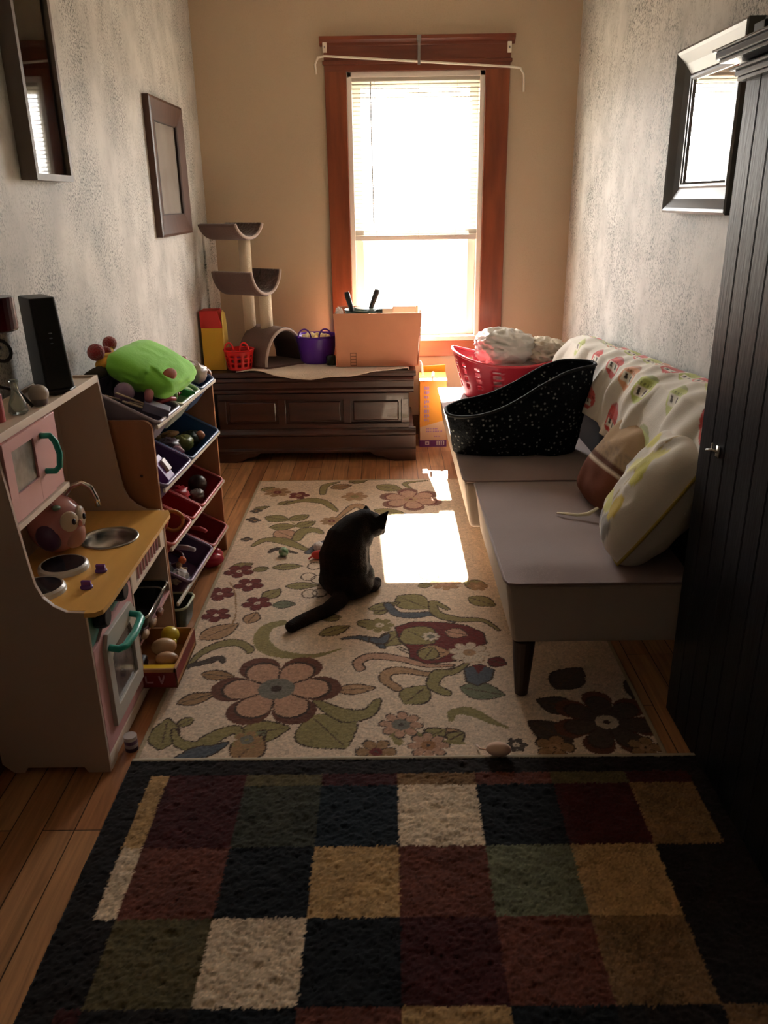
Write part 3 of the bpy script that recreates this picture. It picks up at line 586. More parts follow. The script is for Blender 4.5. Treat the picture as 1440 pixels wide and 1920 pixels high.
# beige and brown cushion
tc_ = thing('ruffled_cushion', 'tan and brown cushion with cream band and ribbon behind the leaf pillow', 'cushion', (.86, 2.84, .43))
mbc, rim = cushion((.862, 2.86, .595), .20, .17, .085, (0, math.radians(-50), math.radians(6)), 36, 8, .010)
co = build('cushion_cover', mbc, [mat('tan_brown_cotton', rough=.9, spec=.1, attr='pigment', bump=.1, bscale=200)], tc_, smooth=True, weld=False)
def ccol(a, b):
    if a < -.36: return (.17, .06, .035)
    if a < -.30: return (.70, .60, .48)
    if a < -.22: return (.12, .05, .03)
    if a < .1: return (.33, .24, .165) if math.sin(a*60+5*math.sin(b*14)) > .2 else (.42, .30, .19)
    if a > .82: return (.14, .09, .05) if math.sin(b*40) > 0 else (.45, .33, .22)
    return (.44, .31, .19)
n = 36; paint(co, [(*ccol(2*i/n-1, 2*j/n-1), 1) for j in range(n+1) for i in range(n+1)]*2)
build('ribbon', MB().tube([(.735, 2.70, .47), (.70, 2.69, .452), (.665, 2.70, .444), (.63, 2.715, .444), (.60, 2.74, .438)], [.008, .012, .008, .008, .005], 8, flat=.45), mat('cream_ribbon', (.62, .55, .38), .8), tc_, smooth=True)

# black mesh tote
def tote(u, v):
    a = 2*math.pi*u; cx, cy = .585-.016*v, 3.56
    hw = .275+.045*v; hd = .105+.012*v
    c, s = math.cos(a), math.sin(a)
    px = hw*math.copysign(abs(c)**.75, c); py = hd*math.copysign(abs(s)**.8, s)
    top = .718+.105*(px/.32)-(.020 if s < 0 else 0)*abs(s)*(1-px/.32)+(.030*math.exp(-((px-.20)/.12)**2))+.010*math.sin(px*14)
    z = .432+(top-.432)*v
    lean = -.03*v
    x = cx+px+.02*v*0-.02*(1-v); w = .012*nz((px*6, py*6, z*6), 1, 5)+.008*nz((px, py, z), 16, 2)
    return (x+w*c, cy+py+w*s*1.5+lean-.02*math.sin(v*3.14), z)
tb_ = MB().grid(tote, 120, 46, wrap=True)
tt = thing('mesh_tote_bag', 'large slumped black woven tote bag open on the sofa seat', 'bag', (.585, 3.56, .43))
m_tote = mat('black_woven_mesh', (.008, .010, .012), .9, spec=.15, bump=.9, bscale=120)
nt = m_tote.node_tree; v_ = nt.nodes.new('ShaderNodeTexVoronoi'); v_.inputs['Scale'].default_value = 48
nn = nt.nodes.new('ShaderNodeTexNoise'); nn.inputs['Scale'].default_value = 9
rr = nt.nodes.new('ShaderNodeMapRange'); rr.inputs[1].default_value = .12; rr.inputs[2].default_value = .30; rr.inputs[3].default_value = 1; rr.inputs[4].default_value = 0
r3 = nt.nodes.new('ShaderNodeMapRange'); r3.inputs[1].default_value = .38; r3.inputs[2].default_value = .56
mm = nt.nodes.new('ShaderNodeMath'); mm.operation = 'MULTIPLY'
tcn = nt.nodes.new('ShaderNodeTexCoord')
for q in (v_, nn): nt.links.new(tcn.outputs['Object'], q.inputs['Vector'])
nt.links.new(v_.outputs['Distance'], rr.inputs[0]); nt.links.new(nn.outputs['Fac'], r3.inputs[0]); nt.links.new(rr.outputs[0], mm.inputs[0]); nt.links.new(r3.outputs[0], mm.inputs[1])
mx = nt.nodes.new('ShaderNodeMix'); mx.data_type = 'RGBA'; mx.inputs[6].default_value = (.008, .010, .013, 1); mx.inputs[7].default_value = (.40, .42, .40, 1)
nt.links.new(mm.outputs[0], mx.inputs[0]); nt.links.new(mx.outputs[2], nt.nodes['Principled BSDF'].inputs['Base Color'])
tbo = build('bag_wall', tb_, m_tote, tt, smooth=True, solid=.006)
build('bag_base', MB().grid(lambda u, v: tuple(Vector(tote(u, 0))*v+Vector((.565, 3.56, .432))*(1-v)), 60, 4, wrap=True), m_tote, tt, solid=.006)
build('rim_binding', MB().tube([tote(i/60, 1) for i in range(61)], .007, 8), mat('black_binding', (.006, .007, .008), .8), tt, smooth=True)

# laundry basket with clothes
lb = thing('laundry_basket', 'red plastic laundry basket with white clothes at the far sofa end', 'basket', (.70, 4.70, .43))
def bask(u, v):
    a = 2*math.pi*u; c, s = math.cos(a), math.sin(a); hw = .255+.075*v; hd = .17+.05*v
    px = hw*math.copysign(abs(c)**.7, c); py = hd*math.copysign(abs(s)**.7, s)
    top = .625+.07*(abs(px)/.33)**2.2
    return (.70+px, 4.70+py, .43+(top-.43)*v)
m_red = mat('red_plastic', (.42, .010, .028), .4, transl=.08)
build('basket_wall', MB().grid(bask, 96, 18, wrap=True, skip=lambda i, j: 4 <= j <= 14 and j % 3 != 1 and i % 6 in (2, 3)), m_red, lb, smooth=True, solid=.004)
build('basket_floor', MB().grid(lambda u, v: tuple(Vector(bask(u, .02))*v+Vector((.70, 4.70, .434))*(1-v)), 48, 3, wrap=True), m_red, lb, solid=.004)
build('rim', MB().tube([bask(i/72, 1) for i in range(73)], .009, 8, flat=.8), mat('pinkish_red_plastic', (.62, .06, .08), .3), lb, smooth=True)
m_wh = mat('white_cotton', (.66, .63, .57), .9, bump=.2, bscale=150, sheen=.2)
m_cr = mat('cream_cotton', (.62, .55, .44), .9, bump=.2, bscale=150)
def lump(c, r, seed, amp=.16, fr=3.0, rot=(0, 0, 0), n=(72, 44)):
    def fn(d):
        p = (d.x*1.3, d.y*1.3, d.z*2.2); q = 1+amp*(ridge((p[0], p[1], p[2]), fr*.6, seed)-.6)+amp*.55*(ridge(p, fr*1.5, seed+3)-.6)+.03*nz(p, fr*4, seed)
        return q*(abs(d.x)**4+abs(d.y)**4+abs(d.z)**4)**-.13
    return MB().ell(c, r, rot, n[0], n[1], fn=fn)
single('white_laundry', lump((.665, 4.68, .70), (.165, .14, .105), 4, rot=(0, .12, .1)), m_wh, 'large bundled white garment heaped in the red basket', 'clothes', (.66, 4.68, .62), smooth=True)
single('cream_laundry', lump((.91, 4.66, .665), (.12, .13, .085), 11, .2, rot=(0, .2, 0)), m_cr, 'crumpled cream garment on the right side of the red basket', 'clothes', (.9, 4.66, .6), smooth=True)
single('folded_laundry', lump((.73, 4.68, .55), (.24, .15, .10), 21, .1), mat('grey_white_cotton', (.45, .44, .42), .9), 'greyish garment low in the red basket under the white bundle', 'clothes', (.73, 4.68, .47), smooth=True)
# ---------------------------------------------------------------- chest and what stands on it
ch = thing('cedar_chest', 'long dark mahogany blanket chest with panelled front below the window', 'chest', (-.45, 5.0, 0))
m_mah = wood('mahogany', (.06, .018, .011), (.030, .009, .006), 'x', .32, 7, .25)
cx0, cx1, cyf, cyb = -1.045, .15, 4.80, 5.33
build('carcass', MB().box(cx0+.02, cx1-.03, cyf+.02, cyb, .10, .52), m_mah, ch)
build('lid', MB().prism([(cyb, .52), (cyf-.005, .52), (cyf-.025, .528), (cyf-.025, .545), (cyf-.012, .555), (cyb, .555)], 'x', cx0-.03, cx1+.012), m_mah, ch, bevel=.003)
crn = MB().prism([(cyf+.03, .52), (cyf-.012, .52), (cyf-.016, .50), (cyf+.004, .49), (cyf+.004, .455), (cyf-.010, .445), (cyf-.010, .43), (cyf+.012, .42), (cyf+.03, .42)], 'x', cx0-.01, cx1)
crn.box(cx0, cx1-.012, cyf+.012, cyb, .42, .52)
build('cornice', crn, m_mah, ch, bevel=.002)
fr = MB(); zt, zb_ = .42, .205
fr.box(cx0+.02, cx1-.03, cyf+.004, cyf+.02, zt-.035, zt).box(cx0+.02, cx1-.03, cyf+.004, cyf+.02, zb_, zb_+.03)
px_ = [cx0+.02, cx0+.38, cx0+.77, cx1-.075]
for x in px_: fr.box(x, x+.045, cyf+.004, cyf+.02, zb_+.03, zt-.035)
build('face_frame', fr, m_mah, ch, bevel=.003)
for i in range(3):
    build('panel', MB().box(px_[i]+.06, px_[i+1]-.015, cyf+.008, cyf+.03, zb_+.045, zt-.05), m_mah, ch, bevel=.008)
bs = MB().prism([(cyf+.03, .205), (cyf, .205), (cyf-.012, .195), (cyf-.02, .18), (cyf-.02, .168), (cyf-.006, .16), (cyf-.006, .085), (cyf-.02, .075), (cyf-.02, .06), (cyf+.03, .06)], 'x', cx0-.02, cx1+.012).box(cx0, cx1, cyf+.03, cyb, .06, .205)
build('base_moulding', bs, m_mah, ch, bevel=.002)
for s, e in ((cx1+.012, -1), (cx0-.02, 1)):
    p = [(s, 0), (s, .06), (s+e*.28, .06), (s+e*.25, .035), (s+e*.2, .03), (s+e*.17, .012), (s+e*.13, .0)]
    build('bracket_foot', MB().prism(p, 'y', cyf-.015, cyf+.02), m_mah, ch, bevel=.003)
    build('bracket_foot', MB().prism(p, 'y', cyb-.04, cyb), m_mah, ch, bevel=.003)
# fleece mat
def flc(u, v):
    x = -.90+1.15*u; y = 4.79+.42*v; z = .558+.004*abs(nz((x, y, 0), 30))
    yy = y
    if v < .22:
        k = (.22-v)/.22; out = max(0, math.sin((u-.08)*4.6))*.08*(1 if u < .75 else 0)
        yy = y-out*k; z -= max(0, (4.772-yy))*.55
        z += .012*max(0, math.sin(u*16))*k
    return (min(x, .12), yy, z)
single('fleece_mat', MB().grid(flc, 90, 34), mat('cream_fleece', (.80, .66, .54), 1, bump=.8, bscale=120, sheen=.4), 'cream fleece mat draped over the chest lid edge', 'mat', (-.4, 5.0, .556), smooth=True, solid=.006)
# cat tree
ct = thing('cat_tree', 'cat tree with two plush scoop perches above a carpeted tunnel', 'cat tree', (-.80, 5.08, .57))
m_pl = mat('taupe_plush', (.15, .09, .075), 1, bump=.5, bscale=160, sheen=.1)
m_dkp = mat('dark_rose_plush', (.10, .055, .05), 1, bump=.8, bscale=60, var=.6, vscale=30, sheen=.4)
m_sis = mat('sisal_rope', (.78, .64, .46), .9, bump=.6, bscale=90, stretch=(1, 1, 6))
m_edge = mat('cream_plush_edge', (.42, .32, .27), 1, sheen=.4)
def scoop(name, cen, R, L, ang, sag, arcdeg, up=False):
    # half pipe: centre of the chord at the front end, axis running back
    a = math.radians(ang); ax = Vector((math.cos(a), math.sin(a), 0)); pr = Vector((-ax.y, ax.x, 0)); C0 = Vector(cen)
    def pt(off):
        def f(u, v):
            t = math.radians(-arcdeg/2+arcdeg*u); x = R*math.sin(t)/math.sin(math.radians(arcdeg/2)) if arcdeg < 180 else R*math.sin(t)
            dep = (math.cos(t)-math.cos(math.radians(arcdeg/2)))/(1-math.cos(math.radians(arcdeg/2)))*sag
            z = -dep if not up else dep
            nrm = Vector((math.sin(t), 0, (-math.cos(t) if not up else math.cos(t))))
            return C0+pr*(x+nrm.x*off)+Vector((0, 0, z+nrm.z*off))+ax*(L*v)
        return f
    o = build(name, MB().grid(pt(.008), 28, 8), m_pl, ct, smooth=True, solid=.016)
    build('lining', MB().grid(pt(-.006), 28, 8), m_dkp if not up else mat('brown_tunnel_lining', (.08, .05, .045), 1), o, smooth=True, solid=.008)
    f = pt(.003); build('trim', MB().tube([f(i/24, 0) for i in range(25)], .009, 8), m_edge, o, smooth=True)
    g = pt(.003); build('trim', MB().tube([g(i/24, 1) for i in range(25)], .009, 8), m_edge, o, smooth=True)
scoop('top_perch', (-.80, 5.02, 1.378), .120, .27, 150, .075, 140)
scoop('middle_perch', (-.715, 5.0, 1.115), .135, .29, 150, .13, 166)
scoop('tunnel', (-.625, 4.97, .575), .155, .24, 140, .20, 176, up=True)
build('base_board', MB().prism([(-.49, 5.04), (-.72, 4.84), (-.94, 5.0), (-.70, 5.24)], 'z', .559, .574), m_pl, ct)
build('post', MB().lathe([(.036, .70), (.036, 1.30)], (-.845, 5.09, 0), 20), m_sis, ct, smooth=True)
build('post', MB().lathe([(.038, .76), (.038, .99)], (-.735, 5.035, 0), 20), m_sis, ct, smooth=True)
# toy barn box
tb2 = thing('toy_house_box', 'tall toy box with red top half and yellow bottom half by left wall', 'toy', (-1.04, 4.93, .557))
build('lower_panel', MB().prism([(-1.100, .557), (-.975, .557), (-.975, .805), (-1.100, .805)], 'y', 4.87, 4.99), mat('yellow_card', (.62, .36, .02), .6), tb2, bevel=.002)
build('roof_panel', MB().prism([(-1.102, .805), (-.973, .805), (-.99, .875), (-1.0, .905), (-1.102, .905)], 'y', 4.868, 4.992), mat('red_card', (.5, .02, .015), .6), tb2, bevel=.002)
build('side_panel', MB().prism([(4.869, .558), (4.991, .558), (4.991, .80), (4.96, .88), (4.90, .905), (4.869, .89)], 'x', -.974, -.969), mat('light_yellow_card', (.72, .52, .12), .6), tb2)
def small_basket(name, lab, c, r, h, m, rimtop=0, holes=True, squash=1, handle=True, grp=None):
    t = thing(name, lab, 'basket', (c[0], c[1], c[2]))
    def f(u, v):
        a = 2*math.pi*u; k = 1-.22*(1-v)
        return (c[0]+r*k*math.cos(a), c[1]+r*squash*k*math.sin(a), c[2]+h*v)
    build('basket_wall', MB().grid(f, 48, 12, wrap=True, skip=(lambda i, j: j in (2, 3, 5, 6, 8) and i % 4 in (0, 1)) if holes else None), m, t, smooth=True, solid=.003)
    build('basket_floor', MB().lathe([(0, .002), (r*.78, .002), (r*.78, .006), (0, .006)], c, 24), m, t)
    build('rim', MB().tube([f(i/36, 1) for i in range(37)], .005, 8), m, t, smooth=True)
    if handle:
        for sx in (-1, 1):
            p = [(c[0]+sx*r*.55, c[1]-r*squash*.82*math.cos(q*math.pi)*.55, c[2]+h+.045*math.sin(q*math.pi)) for q in [i/10 for i in range(11)]]
            p = [(c[0]+sx*r*.5+r*.30*math.cos(q*math.pi), c[1]-r*squash*.8, c[2]+h+.05*math.sin(q*math.pi)) for q in [i/10 for i in range(11)]]
            build('handle', MB().tube(p, .005, 8), m, t, smooth=True)
    return t
small_basket('toy_basket', 'small bright red lattice toy basket beside the yellow box', (-.885, 4.86, .566), .088, .115, mat('bright_red_plastic', (.75, .02, .02), .3, transl=.3))
for i in range(5):
    p = (-.885+.035*math.cos(i*2.4), 4.86+.035*math.sin(i*2.4), .61+.008*i)
    single('toy_block', MB().box(p[0]-.016, p[0]+.016, p[1]-.016, p[1]+.016, p[2], p[2]+.03), mat('toy_block_%d' % (i % 3), [(.7, .1, .05), (.75, .4, .3), (.3, .05, .3)][i % 3], .4), 'small toy block lying inside the bright red lattice basket', 'toy', p, group='blocks in the red lattice basket', bevel=.003)
small_basket('toy_basket', 'purple handled toy basket holding popcorn-coloured pieces beside the cardboard box', (-.44, 5.07, .566), .125, .16, mat('purple_plastic', (.13, .03, .42), .3, transl=.25), holes=False)
m_pop = mat('pale_yellow_foam', (.85, .72, .45), .9)
pc = MB()
for i in range(46):
    a, r = random.random()*6.28, .085*math.sqrt(random.random()); pc.ell((-.45+r*math.cos(a), 5.07+r*math.sin(a), .712+.03*random.random()*(1-r/.12)), (.014, .012, .011), (random.random()*3, 0, 0), 7, 5)
pc.lathe([(0, .66), (.09, .66), (.105, .712), (0, .72)], (-.44, 5.07, 0), 20)
o = single('popcorn_pieces', pc, m_pop, 'heap of pale yellow toy pieces filling the purple basket', 'toy pieces', (-.44, 5.07, .66)); o['kind'] = 'stuff'
single('dark_jar', MB().lathe([(0, 0), (.03, 0), (.032, .05), (.02, .06), (0, .062)], (-.345, 4.95, .566), 16), mat('dark_green_glass', (.02, .03, .02), .2), 'small dark jar at the left foot of the cardboard box', 'jar', (-.345, 4.95, .566), smooth=True)
# cardboard box with pan handles
m_card = mat('corrugated_card', (.60, .27, .15), .8, var=.1, vscale=6)
cb = thing('cardboard_box', 'large open cardboard box full of odds and ends before the window', 'box', (-.06, 5.02, .566))
bx0, bx1, by0, by1, bz0, bz1 = -.312, .190, 4.87, 5.19, .566, .878
build('front_wall', MB().add([(bx0+.012, by0, bz0), (bx1-.02, by0, bz0), (bx1+.005, by0-.012, bz1), (bx0-.006, by0-.012, bz1), (bx0+.012, by0+.005, bz0), (bx1-.02, by0+.005, bz0), (bx1+.005, by0-.007, bz1), (bx0-.006, by0-.007, bz1)], [(0, 1, 2, 3), (7, 6, 5, 4), (0, 4, 5, 1), (1, 5, 6, 2), (2, 6, 7, 3), (3, 7, 4, 0)]), m_card, cb)
build('back_wall', MB().box(bx0, bx1, by1-.005, by1, bz0, bz1+.005), m_card, cb)
build('left_wall', MB().box(bx0, bx0+.005, by0, by1, bz0, bz1), m_card, cb)
build('right_wall', MB().add([(bx1-.012, by0, bz0), (bx1-.012, by1, bz0), (bx1+.004, by1, bz1), (bx1+.004, by0-.01, bz1), (bx1-.007, by0, bz0), (bx1-.007, by1, bz0), (bx1+.009, by1, bz1), (bx1+.009, by0-.01, bz1)], [(0, 1, 2, 3), (7, 6, 5, 4), (0, 4, 5, 1), (1, 5, 6, 2), (2, 6, 7, 3), (3, 7, 4, 0)]), m_card, cb)
build('bottom', MB().box(bx0+.005, bx1-.012, by0+.005, by1-.005, bz0, bz0+.005), m_card, cb)
mk = MB(); mx0, mz0 = -.225, .572
for k in range(5): mk.box(mx0, mx0+.036, by0-.0125, by0-.0105, mz0+.0185*k, mz0+.0185*k+.0035)
mk.box(mx0, mx0+.003, by0-.0125, by0-.0105, mz0, mz0+.078).box(mx0+.033, mx0+.036, by0-.0125, by0-.0105, mz0, mz0+.078)
mk2 = MB()
for v in mk.v: pass
# printed mark follows the slight lean of the front wall
mk.v = [(x, y+.011-.012*(z-bz0)/(bz1-bz0), z) for x, y, z in mk.v]
build('printed_mark', mk, mat('brown_ink', (.10, .04, .02), .8), cb)
m_blk = mat('black_handle_plastic', (.015, .02, .022), .35)
def handle(x, y, dx, z1, lab):
    t = thing('pan', lab, 'pan', (x, y, .70))
    build('pan_bowl', MB().lathe([(0, 0), (.085, 0), (.10, .05), (.097, .05), (.083, .005), (0, .005)], (x+.045, y+.06, .838), 26), mat('teal_black_enamel', (.02, .06, .06), .3), t, smooth=True)
    build('handle', MB().tube([(x, y, .84), (x+dx*.3, y, .90), (x+dx, y, z1-.02), (x+dx*1.12, y, z1)], [.013, .014, .017, .014], 8, flat=.6), m_blk, t, smooth=True)
handle(-.205, 4.93, -.030, .995, 'dark pan with left handle standing up out of the cardboard box')
handle(-.11, 5.0, .045, 1.0, 'dark pan with right handle leaning right out of the cardboard box')
single('teal_lid', MB().lathe([(0, .0), (.10, 0), (.10, .03), (0, .035)], (-.10, 5.06, .86), 24), mat('speckled_teal', (.05, .16, .14), .4, col2=(.5, .6, .55), vscale=60), 'speckled teal tin lying at the top of the cardboard box', 'tin', (-.10, 5.06, .86))
single('crumpled_paper', lump((-.285, 4.92, .878), (.022, .022, .03), 5, .3, 3, n=(20, 14)), mat('white_paper', (.85, .83, .8), .8), 'crumpled white paper in the left corner of the cardboard box', 'paper', (-.285, 4.92, .86))
single('clear_tub', MB().box(.03, .17, 4.95, 5.12, .80, .905), mat('pale_tan_plastic', (.62, .48, .38), .3, transl=.5), 'pale translucent tub poking from the right of the cardboard box', 'tub', (.1, 5.03, .8), bevel=.006)
single('grey_card', MB().box(-.03, .03, 4.93, 5.1, .84, .896), mat('grey_green_card', (.35, .42, .38), .6), 'grey green carton between tin and tub in the cardboard box', 'carton', (.0, 5.0, .84))
# orange carton on the floor
lt = thing('orange_carton', 'tall orange and purple litter carton standing between chest and sofa', 'carton', (.283, 5.18, 0))
m_or = mat('orange_print', (.60, .24, .015), .45); m_pk = mat('peach_print', (.60, .38, .24), .45); m_pu = mat('purple_print', (.13, .02, .16), .45)
x0, x1, y0, y1 = .197, .368, 5.08, 5.28
build('carton_body', MB().box(x0, x1, y0, y1, 0, .43), m_or, lt, bevel=.002)
build('purple_band', MB().box(x0-.001, x1+.001, y0-.0015, y1, .0, .045), m_pu, lt)
build('peach_panel', MB().add([(x0+.002, y0-.0012, .045), (x1-.002, y0-.0012, .045), (x1-.002, y0-.0012, .18), (x0+.002, y0-.0012, .13)], [(0, 1, 2, 3)]), m_pk, lt, solid=.0006)
fl = MB().add([(x0, y0, .43), (x1, y0, .43), (x1, y1-.06, .455), (x0, y1-.06, .455)], [(0, 1, 2, 3)]).add([(x0, y1, .43), (x1, y1, .43), (x1+.0, y1-.03, .50), (x0+.02, y1-.03, .49)], [(0, 1, 2, 3)])
build('top_flap', fl, mat('yellow_print', (.66, .38, .03), .4), lt, solid=.003)
build('grip', MB().tube([(.277, y0-.002, .435), (.28, y0+.02, .455), (.283, y0+.05, .475)], [.007, .009, .006], 8), mat('white_plastic', (.85, .83, .8), .4), lt, smooth=True)
gl_ = MB(); random.seed(5)
for k in range(8):   # column of unreadable lettering
    z = .395-k*.030
    for j in range(3): gl_.box(.226+.011*j, .226+.011*j+.007*random.uniform(.7, 1.2), y0-.003, y0-.0008, z-.022*random.uniform(.6, 1), z)
for z, n_ in ((.125, 7), (.108, 10), (.075, 4)):
    for j in range(n_): gl_.box((.24 if n_ > 4 else .29)+j*.0105, (.24 if n_ > 4 else .29)+j*.0105+.0065, y0-.003, y0-.0008, z-.009, z)
build('lettering', gl_, mat('mauve_ink', (.32, .17, .36), .5), lt)
gw = MB().box(.232, .258, y0-.003, y0-.001, .014, .036).box(.305, .355, y0-.003, y0-.001, .010, .040)
build('white_marks', gw, mat('pale_ink', (.65, .6, .62), .5), lt)
gw = MB().box(.240, .250, y0-.004, y0-.002, .020, .030)
for k in range(3): gw.box(.312+.014*k, .318+.014*k, y0-.004, y0-.002, .013, .037)
build('dark_marks', gw, m_pu, lt)
build('strap', MB().tube([(.215, 5.10, .46), (.212, 5.10, .49), (.207, 5.09, .53), (.200, 5.09, .555)], [.007, .009, .009, .004], 8, flat=.5), mat('white_strap', (.85, .84, .8), .5), lt, smooth=True)
# ---------------------------------------------------------------- toy kitchen
kt = thing('toy_kitchen', 'white and pink wooden toy kitchen with teal handles against left wall', 'toy kitchen', (-.95, 2.27, 0))
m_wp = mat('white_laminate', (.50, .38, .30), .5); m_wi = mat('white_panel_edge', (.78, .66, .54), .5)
m_pk2 = mat('dusty_pink_paint', (.66, .34, .34), .45); m_teal = mat('teal_plastic', (.02, .38, .30), .3); m_dteal = mat('teal_paint', (.08, .26, .20), .5)
m_ctr = wood('maple_counter', (.86, .50, .13), (.76, .42, .11), 'y', .35, 8, .3); m_drk = mat('dark_interior', (.04, .03, .03), .6)
def side(x0f=0):
    p = [(-1.100, .03), (-1.07, .0), (-1.04, 0), (-1.03, .018), (-.87, .018), (-.86, 0), (-.797, 0), (-.797, .492), (-.80, .505), (-.845, .507)]
    p += [(-.877, .525), (-.901, .550), (-.915, .585), (-.921, .63), (-.936, .78), (-.952, .977), (-1.103, .977)]
    return p
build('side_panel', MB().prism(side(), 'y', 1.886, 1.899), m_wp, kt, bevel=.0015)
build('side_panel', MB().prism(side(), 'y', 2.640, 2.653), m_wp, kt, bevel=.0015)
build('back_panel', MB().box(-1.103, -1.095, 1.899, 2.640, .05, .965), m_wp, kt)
build('top_board', MB().box(-1.095, -.952, 1.899, 2.640, .958, .970).box(-.957, -.950, 1.899, 2.640, .956, .978).box(-1.103, -1.095, 1.899, 2.64, .965, .982), m_wi, kt, bevel=.001)
cp = [(-1.094, 1.900), (-.800, 1.900), (-.800, 1.888), (-.775, 1.890), (-.758, 1.915), (-.752, 1.96), (-.752, 2.60), (-.765, 2.655), (-.790, 2.660), (-.80, 2.638), (-1.094, 2.638)]
# counter outline with a hole cut for the basin
ct2 = MB().prism([(-1.094, 1.900), (-.800, 1.900), (-.800, 1.884), (-.772, 1.886), (-.756, 1.905), (-.752, 1.96), (-.752, 2.25), (-1.094, 2.25)], 'z', .493, .506)
ring = []
hx, hy, hr = -.893, 2.389, .083
outer = [(-.752, 2.25), (-.752, 2.389), (-.752, 2.60), (-.893, 2.638), (-1.094, 2.638), (-1.094, 2.389), (-1.094, 2.25), (-.893, 2.25)]
outer = [(-.752, 2.389), (-.752, 2.60), (-.768, 2.638), (-.893, 2.638), (-1.094, 2.638), (-1.094, 2.389), (-1.094, 2.25), (-.893, 2.25), (-.752, 2.25)]
no = len(outer); op = []
for i in range(no):
    a, b = outer[i], outer[(i+1) % no]
    for q in range(4): op.append((a[0]+(b[0]-a[0])*q/4, a[1]+(b[1]-a[1])*q/4))
n_ = len(op); vs = []
for z in (.493, .506):
    vs += [(x, y, z) for x, y in op]
    for x, y in op:
        d = math.hypot(x-hx, y-hy); vs.append((hx+(x-hx)/d*hr, hy+(y-hy)/d*hr, z))
fs = []
for i in range(n_):
    j = (i+1) % n_
    fs += [(2*n_+i, 2*n_+j, 3*n_+j, 3*n_+i), (j, i, n_+i, n_+j), (i, j, 2*n_+j, 2*n_+i), (n_+j, n_+i, 3*n_+i, 3*n_+j)]
ct2.add(vs, fs)
build('countertop', ct2, m_ctr, kt)
build('sink_basin', MB().lathe([(.091, .507), (.091, .510), (.082, .510), (.079, .495), (.068, .465), (.03, .455), (0, .455)], (hx, hy, 0), 40, closed=False), mat('brushed_steel', (.45, .44, .42), .28, metal=.9), kt, smooth=True)
for x, y, r in ((-.955, 2.165, .068), (-.965, 2.015, .066)):
    b_ = build('burner', MB().lathe([(0, .506), (r+.004, .506), (r+.002, .518), (r-.004, .524), (r-.008, .522), (0, .520)], (x, y, 0), 40), mat('silver_plastic', (.62, .60, .56), .3), kt, smooth=False)
    build('hot_plate', MB().lathe([(0, .519), (r-.007, .519), (r-.008, .5235), (0, .5235)], (x, y, 0), 40), mat('black_gloss', (.006, .006, .008), .12, col2=(.03, .03, .035), vscale=90), b_)
for x, y in ((-.838, 2.141), (-.843, 2.034)):
    build('knob', MB().lathe([(0, .506), (.017, .506), (.018, .511), (.010, .516), (0, .516)], (x, y, 0), 20).prism([(x-.014, y-.004), (x+.014, y-.006), (x+.014, y+.004), (x-.014, y+.006)], 'z', .514, .528), mat('violet_plastic', (.16, .05, .30), .22), kt, bevel=.002)
build('faucet', MB().tube([(-1.03, 2.42, .506), (-1.03, 2.42, .60), (-1.022, 2.42, .645), (-1.0, 2.42, .672), (-.965, 2.42, .684), (-.94, 2.42, .668), (-.928, 2.42, .635), (-.924, 2.42, .605)], [.010, .009, .009, .009, .009, .009, .008, .009], 12), mat('chrome', (.7, .68, .65), .15, metal=1), kt, smooth=True)
# microwave
mw = build('microwave_body', MB().box(-1.09, -.952, 1.900, 2.245, .735, .745).box(-1.09, -.952, 2.238, 2.245, .745, .957).box(-.957, -.934, 1.900, 2.25, .730, .745), m_wi, kt, bevel=.001)
build('control_strip', MB().box(-.953, -.944, 2.178, 2.245, .748, .955), m_pk2, mw, bevel=.002)
dr = MB().box(-.953, -.940, 1.902, 1.945, .748, .955).box(-.953, -.940, 2.080, 2.174, .748, .955).box(-.953, -.940, 1.945, 2.08, .748, .815).box(-.953, -.940, 1.945, 2.08, .925, .955)
md = build('microwave_door', dr, m_pk2, mw, bevel=.001)
build('door_window', MB().box(-.950, -.946, 1.945, 2.08, .815, .925), mat('smoky_window', (.10, .10, .09), .3, col2=(.30, .30, .28), vscale=22), md)
build('door_handle', MB().tube([(-.940, 2.125, .918), (-.915, 2.125, .918), (-.905, 2.13, .90), (-.900, 2.135, .865), (-.903, 2.13, .83), (-.915, 2.125, .818), (-.940, 2.125, .818)], .0085, 10), m_teal, md, smooth=True)
# front below the counter
build('plinth', MB().prism([(1.899, 0), (1.94, 0), (1.955, .012), (2.58, .012), (2.595, 0), (2.64, 0), (2.64, .045), (1.899, .045)], 'x', -.808, -.797).box(-1.09, -.80, 1.899, 2.64, .030, .042), m_wi, kt)
od = MB().box(-.812, -.799, 1.902, 1.972, .05, .40).box(-.812, -.799, 2.228, 2.252, .05, .40).box(-.812, -.799, 1.972, 2.228, .05, .115).box(-.812, -.799, 1.972, 2.228, .375, .40)
ovd = build('oven_door', MB().prism([(1.902, .05), (2.252, .05), (2.252, .425), (2.20, .425), (2.17, .405), (2.10, .400), (2.05, .415), (2.0, .412), (1.95, .385), (1.902, .38)], 'x', -.812, -.798), m_pk2, kt, bevel=.0015)
wpn = MB(); oz = [(1.962, .10), (2.226, .10), (2.226, .345), (2.20, .378), (1.985, .385), (1.962, .35)]; iz = [(1.998, .15), (2.150, .15), (2.150, .315), (2.15, .32), (2.01, .325), (1.998, .30)]
iz = [(2.0, .150), (2.185, .150), (2.185, .29), (2.165, .325), (2.02, .325), (2.0, .30)]
vs = [(x, y, z) for x in (-.799, -.786) for (y, z) in oz+iz]; fs = []
for i in range(6):
    j = (i+1) % 6; fs += [(12+i, 12+j, 18+j, 18+i), (i, 12+i, 12+j, j), (6+j, 18+j, 18+i, 6+i)]
build('window_surround', MB().add(vs, fs), mat('pearl_white', (.52, .50, .45), .4), ovd, bevel=.002)
